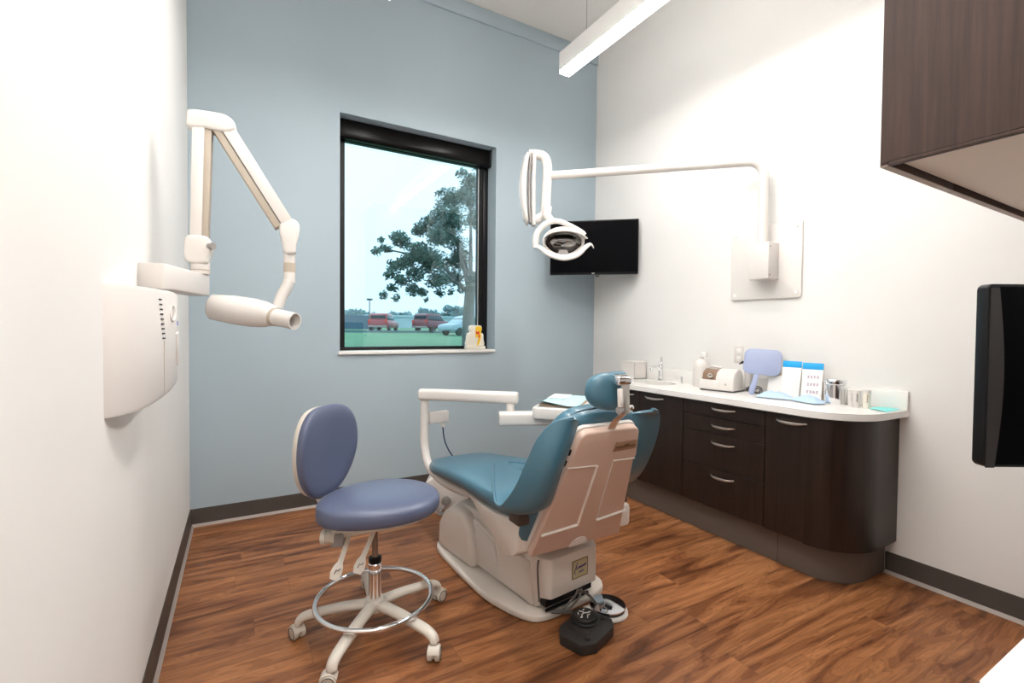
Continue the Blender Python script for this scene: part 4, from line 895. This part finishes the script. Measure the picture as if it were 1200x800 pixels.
b = B(); b.sheet([[tuple(UM @ V((x, y, .8875+.0015*math.sin(9*x+4*y)+(.030*max(0, (-x-.10)/.15)**1.5*max(0, (y+.05)/.17) if x < -.1 else 0)))) for x in (-.245, -.2, -.15, -.1, 0, .1, .2)] for y in (-.12, -.06, 0, .06, .12)], -.0015)
tag(b.out('tray_paper', M['paper']), 'pale blue paper liner with one curled corner lying on the instrument tray', 'paper')
b = B(); b.bb((.0, .0, .8925), (.205, .118, .895), bev=.001, mx=UM); tag(b.out('paper_sheet', M['paperwhite']), 'white folded sheet on top of the blue tray paper', 'paper')

# utility box on the floor behind the chair
t = thing('utility_box', 'white rounded utility box on the floor behind the foot of the chair', 'utility box', (1.33, 3.22, 0))
UB = Matrix.Translation((1.33, 3.30, 0)) @ rotm(0, 0, R(-28))
b = B(); b.prism([(-.165, .002), (-.155, .16), (-.12, .235), (-.05, .262), (.10, .25), (.16, .21), (.17, .002)], -.10, .12, UB @ frame((0, 0, 0), (1, 0, 0), (0, 0, 1), (0, -1, 0)), bev=.03, seg=4); b.out('box_cover', M['white'], t, ang=50)
b = B(); b.cyl(tuple(UB @ V((.02, -.12, .085))), tuple(UB @ V((.02, -.145, .085))), .034, bev=.005); b.out('knob', M['grey'], t)
b = B(); b.tube(smooth([tuple(UB @ V(q)) for q in ((.02, -.13, .06), (-.02, -.17, .02), (.04, -.20, .018), (.16, -.17, .016), (.25, -.20, .016))], 6), .010, seg=8); b.tube(smooth([tuple(UB @ V(q)) for q in ((0, -.12, .045), (-.05, -.16, .014), (.02, -.22, .014), (.16, -.21, .016))], 6), .006, seg=8); b.out('hose', M['grey'], t)

# ================================================================== FOOT CONTROLS
FM = Matrix.Translation((1.290, 1.580, 0)) @ rotm(0, 0, R(20)) @ Matrix.Diagonal((1.06, 1.06, 1, 1))
t = thing('foot_pedal', 'black octagonal chair foot control with a round knob and white symbols', 'foot control', (1.30, 1.575, 0))
oc = [(-.115, -.05), (-.065, -.085), (.075, -.085), (.115, -.055), (.115, .055), (.08, .085), (-.07, .085), (-.115, .05)]
b = B(); b.prism(oc, .001, .048, FM, bev=.006); b.out('pedal_body', mat('pedal_black', (.022, .020, .019), .5), t)
pk = (.030, .026)
b = B(); b.lathe([(0, .045), (.056, .045), (.056, .056), (.050, .060), (.050, .072), (.046, .076), (0, .077)], FM @ Matrix.Translation((*pk, 0)), 36); pd = b.out('round_pedal', mat('pedal_disc_black', (.010, .010, .010), .55), t)
b = B()
for seg_ in (((-.030, -.006), (-.018, .004), (.0, .006), (.014, -.006), (.028, -.010)), ((-.024, .016), (-.014, .026)), ((.0, .03), (.006, .008)), ((.018, .022), (.026, .018)), ((-.018, -.026), (-.004, -.016), (.010, -.018)), ((-.036, .0), (-.03, -.008))):
    b.tube([tuple(FM @ V((pk[0]+x*.95, pk[1]+y*.95, .0775))) for x, y in seg_], .0022, seg=6)
b.out('symbols', M['white'], pd)
for x, y in ((-.068, -.045), (.088, -.022)):
    b = B(); b.lathe([(0, .046), (.013, .046), (.012, .054), (0, .055)], FM @ Matrix.Translation((x, y, 0)), 20); b.out('button', M['rubber'], t)
b = B(); b.prism([(-.035, .06), (-.025, -.035), (-.055, -.04), (-.06, .05)], .047, .053, FM, bev=.002); b.out('raised_rib', M['rubber'], t)
dcx, dcy = 1.495, 1.675
t = thing('foot_rheostat', 'round chrome foot disc on a white base beside the black pedal', 'foot control', (dcx, dcy, 0))
b = B(); b.lathe([(0, .001), (.088, .001), (.094, .006), (.092, .014), (0, .016)], Matrix.Translation((dcx, dcy, 0)), 44); b.prism(rrect(-.135, -.035, -.06, .035, .008, 3), .001, .014, Matrix.Translation((dcx, dcy, 0)) @ rotm(0, 0, R(-10)), bev=.003); b.out('base_disc', M['white_gloss'], t)
b = B(); b.box((-.105, .0, .026), (.034, .050, .028), mx=Matrix.Translation((dcx, dcy, 0)) @ rotm(0, 0, R(-10)), bev=.008); b.out('valve_block', M['white'], t)
b = B(); b.lathe([(0, .024), (.078, .022), (.084, .028), (.083, .034), (.0, .052)], Matrix.Translation((dcx+.004, dcy+.006, 0)), 48); b.out('chrome_disc', mat('chrome_disc', (.6, .6, .62), .06, 1.0), t, ang=12)
b = B(); b.lathe([(0, .015), (.079, .015), (.079, .027), (0, .027)], Matrix.Translation((dcx+.004, dcy+.006, 0)), 48); b.out('disc_skirt', M['rubber'], t)

# ================================================================== UPPER CABINET, SIDE COUNTER, MONITOR
UXF, UYF, UZ = 1.730, .720, 1.838
t = thing('wall_cabinet', 'brown woodgrain wall cabinet hanging at the upper right', 'cabinet', (2.4, .42, UZ))
B().bb((UXF, YF+.002, UZ+.012), (UXF+.018, UYF-.004, 3.2)).out('side_panel', M['walnut'], t)
B().bb((UXF, YF+.002, UZ), (UXF+.018, UYF-.022, UZ+.011), bev=.0015).out('edge_trim', M['walnut'], t)
B().bb((UXF+.018, YF+.004, UZ+.020), (XR-.004, UYF-.030, UZ+.036)).out('bottom_panel', M['underside'], t)
B().bb((UXF+.018, YF+.004, 2.1), (XR-.004, UYF-.03, 3.19)).out('body', M['walnut'], t)
for x0, x1 in ((UXF, 2.235), (2.239, XR-.006)):
    dr = B().bb((x0+.001, UYF-.021, UZ+.002), (x1, UYF, 3.2), bev=.001).out('door', M['walnut'], t)
    B().bb((x0+.001, UYF-.021, UZ-.0005), (x1, UYF, UZ+.0025)).out('door_edge', M['underside2'], dr)
t = thing('side_worktop', 'white worktop corner at the lower right edge of the view', 'countertop', (2.0, .16, .875))
B().bb((.756, YF+.002, .875), (2.4, .200, .912), bev=.002).out('top', M['counter'], t)
B().bb((.775, YF+.002, .10), (2.38, .185, .874)).out('cabinet_front', M['walnut'], t)
# monitor at right edge (seen obliquely)
MY = .36
mx0 = 3.70*MY
t = thing('monitor', 'black computer monitor cut off by the right edge of the view', 'monitor', (mx0+.25, MY, 1.0))
MM = frame((mx0, MY, 1.0), V((.867, -.4985, 0)), (0, 0, 1), V((-.4985, -.867, 0)))
b = B(); b.prism(rrect(0, .046, .40, .425, .012, 4), -.022, .004, MM, bev=.004); b.out('housing', M['black'], t)
bez = [(.004, .046), (.022, .046)]+[(.022+.014*sin(pi*k/12), .046+.37*k/12) for k in range(1, 12)]+[(.022, .416), (.004, .416)]
b = B(); b.prism(bez, .004, .006, MM); b.out('side_bezel', mat('bezel_dark', (.017, .014, .013), .3), t)
b = B(); b.bb((.024, .052, .004), (.395, .419, .005), mx=MM); b.out('screen', M['screen'], t)
b = B(); b.tube([tuple(MM @ V((.23, .22, -.02))), tuple(MM @ V((.25, .22, -.08))), (1.72, .22, 1.22), (1.74, YF+.004, 1.22)], .018, seg=12); b.out('wall_arm', M['black'], t)

# ================================================================== OUTSIDE
def gz(y): return -.26+.029*y
b = B(); bm = bmesh.new()
xs = [-60+6*i for i in range(31)]; ys = [YB+1.2+(3.6*j) for j in range(32)]
vs = [[bm.verts.new((x, y, gz(min(y, 62)) - (.0 if y > 8 else .3*(8-y)/5))) for x in xs] for y in ys]
for a, c in zip(vs, vs[1:]):
    for i in range(len(xs)-1): bm.faces.new((a[i], a[i+1], c[i+1], c[i]))
bmesh.ops.recalc_face_normals(bm, faces=bm.faces); b.merge(bm)
grass = mottle(mat('lawn', (.08, .2, .1), .9), (.10, .235, .13), (.16, .32, .18), 2.2, 6)
struct(b, 'ground', grass)
b = B(); b.bb((-60, 44, gz(44)-.05), (120, 47.5, gz(46)+.16)); struct(b, 'driveway', mat('asphalt', (.16, .22, .25), .9))
def at(x, y, Y):  # pixel of the photo -> point at depth Y
    d = fw+r2*((x-600)/fpx)-u2*((y-400)/fpx); k = Y/d.y; return V((d.x*k, Y, 1.32+d.z*k))
# car : local frame x = length, z up
def car(name, label, x, y, rz, body, L=4.6, H=1.72, W=1.86, suv=True):
    z = gz(y)+.11
    t = thing(name, label, 'car', (x, y, z)); C_ = Matrix.Translation((x, y, z)) @ rotm(0, 0, rz)
    SM = C_ @ frame((0, 0, 0), (1, 0, 0), (0, 0, 1), (0, -1, 0))
    h = H
    prof_ = [(-L/2, .35), (-L/2-.04, .62), (-L/2+.02, h*.60), (L/2-1.0, h*.60), (L/2-.1, h*.50), (L/2, .62), (L/2-.02, .30)]
    B().prism(prof_, -W/2, W/2, SM, bev=.10, seg=3).out('car_body', body, t)
    cab = [(-L/2+.06, h*.58), (-L/2+.22, h*.93), (-L/2+.5, h), (L/2-2.0, h*.98), (L/2-1.15, h*.58)] if suv else [(-L/2+.5, h*.58), (-L/2+1.2, h*.95), (-L/2+2.2, h), (L/2-1.9, h*.93), (L/2-1.0, h*.58)]
    B().prism(cab, -W/2+.12, W/2-.12, SM, bev=.08, seg=3).out('cabin', body, t)
    wn = [(cab[0][0]+.14, h*.61), (cab[1][0]+.12, h*.88), (cab[3][0], h*.90), (cab[4][0]-.2, h*.61)]
    b = B(); b.prism(wn, -W/2+.10, W/2-.10, SM, bev=.02); b.box((-L/2+.13 if suv else -L/2+.85, 0, h*.76), (.10, W-.5, h*.24), mx=C_, rot=(0, R(-12 if suv else -50), 0), bev=.02); b.box((L/2-1.55, 0, h*.77), (.06, W-.42, h*.30), mx=C_, rot=(0, R(-55), 0), bev=.02); b.out('windows', mat(name+'_glass', (.03, .05, .07), .1), t)
    for sx_ in (-L/2+.85, L/2-.9):
        for sy_ in (-1, 1):
            q0 = C_ @ V((sx_, sy_*(W/2-.22), .24)); q1 = C_ @ V((sx_, sy_*(W/2+.01), .24))
            B().cyl(tuple(q0), tuple(q1), .35, bev=.04).out('wheel', M['rubber'], t)
    for sy_ in (-1, 1):
        b = B(); b.box((-L/2-.02, sy_*(W/2-.16), h*.55), (.06, .2, .28), mx=C_, bev=.02); b.out('tail_light', M['red'], t)
    b = B(); b.box((-L/2-.05, 0, .42), (.12, W-.1, .18), mx=C_, bev=.03); b.out('bumper', M['grey'], t)
redpaint = mat('car_red', (.36, .03, .05), .35, coat=.5); maroon = mat('car_maroon', (.20, .04, .06), .4, coat=.4); silver = mat('car_silver', (.30, .42, .50), .35, coat=.4)
p = at(450, 380, 46); car('suv_car', 'small red suv parked beyond the lawn, leftmost of the cars outside', p.x, 46, R(60), redpaint, L=4.3, H=1.65)
p = at(507, 380, 45.5); car('suv_car', 'dark maroon suv parked beyond the lawn, between the red and the grey car', p.x, 45.5, R(35), maroon, L=4.4, H=1.75)
p = at(546, 380, 38); car('sedan_car', 'grey car parked nearest the tree, right of the maroon suv outside', p.x, 38.5, R(200), silver, L=4.5, H=1.6, suv=False)
# fence wall
b = B(); 
b.bb((-20, 55, gz(55)-.2), (14.2, 55.15, gz(55)+1.55)); 
for k in range(60): b.bb((-20+k*.57, 54.97, gz(55)), (-19.92+k*.57, 55.0, gz(55)+1.5))
tag(b.out('fence', mat('fence_blue_grey', (.11, .17, .24), .8)), 'long blue-grey fence behind the parked cars on the left', 'fence')
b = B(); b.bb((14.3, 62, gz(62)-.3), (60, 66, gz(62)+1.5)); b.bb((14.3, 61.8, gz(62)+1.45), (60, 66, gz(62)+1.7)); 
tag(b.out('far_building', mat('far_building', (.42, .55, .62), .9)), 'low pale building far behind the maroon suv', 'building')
# lamp post
q = at(433, 380, 50); t = thing('street_lamp', 'thin parking lot lamp post with a boxy head, seen through the window', 'street lamp', (q.x, 50, gz(50)))
B().cyl((q.x, 50, gz(50)), (q.x, 50, 4.35), .07, .05, seg=10).out('pole', M['darkgrey'], t); b = B(); b.box((q.x, 50, 4.42), (.55, .4, .18), bev=.03); b.out('lamp_head', M['darkgrey'], t)
q = at(487, 380, 50); t = thing('sign_post', 'thin white post standing between the red and the maroon car', 'post', (q.x, 50, gz(50)))
B().cyl((q.x, 50, gz(50)), (q.x, 50, 2.55), .05, .05, seg=8).out('pole', M['white'], t); b = B(); b.box((q.x, 50, 2.6), (.16, .16, .1), bev=.02); b.out('post_cap', M['grey'], t)
# foliage
leafm = mottle(mat('oak_leaves', (.04, .09, .06), .7), (.030, .085, .075), (.09, .17, .13), 1.2, 3)
barkm = mottle(mat('bark', (.1, .09, .08), .9), (.10, .11, .11), (.19, .20, .20), 3, 4, (1, 1, .2))
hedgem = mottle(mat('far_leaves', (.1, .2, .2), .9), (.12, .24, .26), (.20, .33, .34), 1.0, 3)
def leaves(clusters, size, dens, rr):
    vv, ff = [], []
    for c, r_ in clusters:
        for _ in range(int(dens*r_**2)):
            d = V((rr.gauss(0, 1), rr.gauss(0, 1), rr.gauss(0, 1))).normalized()*r_*(rr.random()**.45); d.z *= .8; p_ = c+d
            a = V((rr.gauss(0, 1), rr.gauss(0, 1), rr.gauss(0, 1))).normalized(); b_ = a.orthogonal().normalized(); s_ = size*(.5+rr.random())
            i = len(vv); vv += [p_-a*s_, p_+b_*s_*.45, p_+a*s_, p_-b_*s_*.45]; ff.append((i, i+1, i+2, i+3))
    return vv, ff
def leafobj(name, cl, size, dens, m_, parent, seed):
    vv, ff = leaves(cl, size, dens, random.Random(seed)); me = bpy.data.meshes.new(name)
    if parent: vv = [v-parent.location for v in vv]
    me.from_pydata(vv, [], ff); me.materials.append(m_); o = bpy.data.objects.new(name, me); COL.objects.link(o); o.parent = parent; return o
TY = 22.0; tr = at(549, 380, TY)
t = thing('oak_tree', 'large dark green tree with spreading crown outside the window', 'tree', (tr.x, TY, gz(TY)))
blobs = [(548, 215, 15), (538, 226, 14), (525, 236, 16), (552, 235, 18), (512, 248, 14), (536, 254, 20), (556, 262, 18), (520, 266, 18), (500, 262, 12), (488, 272, 12), (506, 280, 16), (530, 284, 20), (474, 284, 12), (462, 279, 9), (490, 292, 16), (452, 290, 8), (441, 292, 7), (445, 282, 5), (512, 304, 18), (476, 305, 13), (462, 312, 10), (540, 306, 18), (494, 318, 16), (470, 326, 10), (455, 322, 7), (515, 325, 14), (458, 336, 8), (480, 338, 9), (534, 326, 13), (448, 345, 6), (464, 349, 6), (495, 340, 8), (515, 342, 7), (545, 336, 9), (556, 325, 10), (530, 342, 6), (500, 352, 4), (575, 230, 25), (590, 270, 30), (580, 310, 25), (600, 240, 30), (615, 290, 25), (570, 190, 25), (600, 200, 25), (540, 200, 8)]
rr = random.Random(11); cl = []
for (x, y, r_) in blobs:
    for k in range(3 if r_ > 9 else 2):
        Yd = TY+rr.uniform(-1, 1)*min(3.5, 1+r_*.12); q = at(x+rr.uniform(-.5, .5)*r_, y+rr.uniform(-.4, .4)*r_, Yd); cl.append((q, r_/fpx*Yd*rr.uniform(.55, .85)*1.15))
leafobj('crown', cl, .085, 1150, leafm, t, 5)
b = B(); zb = gz(TY)
def br_(pts, r0, r1): b.tube(smooth(pts, 4), [r0+(r1-r0)*i/((len(pts)-1)*4) for i in range((len(pts)-1)*4+1)], seg=10)
X0 = tr.x
br_([(X0, TY, zb-.2), (X0, TY, zb+1.2), (X0+.05, TY, 2.9), (X0+.2, TY, 4.3)], .36, .24)
for (x, y, r0) in ((440, 290, .07), (475, 300, .09), (520, 255, .10), (552, 225, .1), (500, 330, .06), (590, 260, .12), (540, 300, .1)):
    e_ = at(x, y, TY+rr.uniform(-1, 1)); m1 = V((X0+.1, TY, 3.3)).lerp(e_, .5)+V((0, 0, .5)); br_([(X0+.1, TY, 3.1), tuple(m1), tuple(e_)], r0*1.4, .02)
b.out('trunk', barkm, t, ang=80)
for k, (x, y, w_px, h_px, Yd, lb) in enumerate(((415, 369, 16, 8, 72, 'hazy round tree rising over the left end of the fence'), (436, 371, 10, 6, 76, 'small hazy tree just behind the lamp post'), (462, 371, 18, 8, 80, 'wide hazy tree line behind the red suv'), (500, 368, 22, 8, 84, 'broad hazy tree behind the maroon suv'), (535, 366, 18, 9, 88, 'hazy tree behind the grey car'))):
    q = at(x, y, Yd); t = thing('distant_tree', lb, 'tree', (q.x, Yd, gz(62)), 'far trees beyond the parking area'); s_ = Yd/fpx; rr = random.Random(k)
    cl = [(q+V((rr.uniform(-1, 1)*w_px*s_*.8, rr.uniform(-2, 2), rr.uniform(-.8, .5)*h_px*s_)), h_px*s_*rr.uniform(.5, .8)) for _ in range(14)]
    leafobj('crown', cl, .30, 130, hedgem, t, 40+k)
    b = B(); b.cyl((q.x, Yd, gz(62)-.5), (q.x, Yd, q.z), .2, .1, seg=8); b.out('trunk', barkm, t)
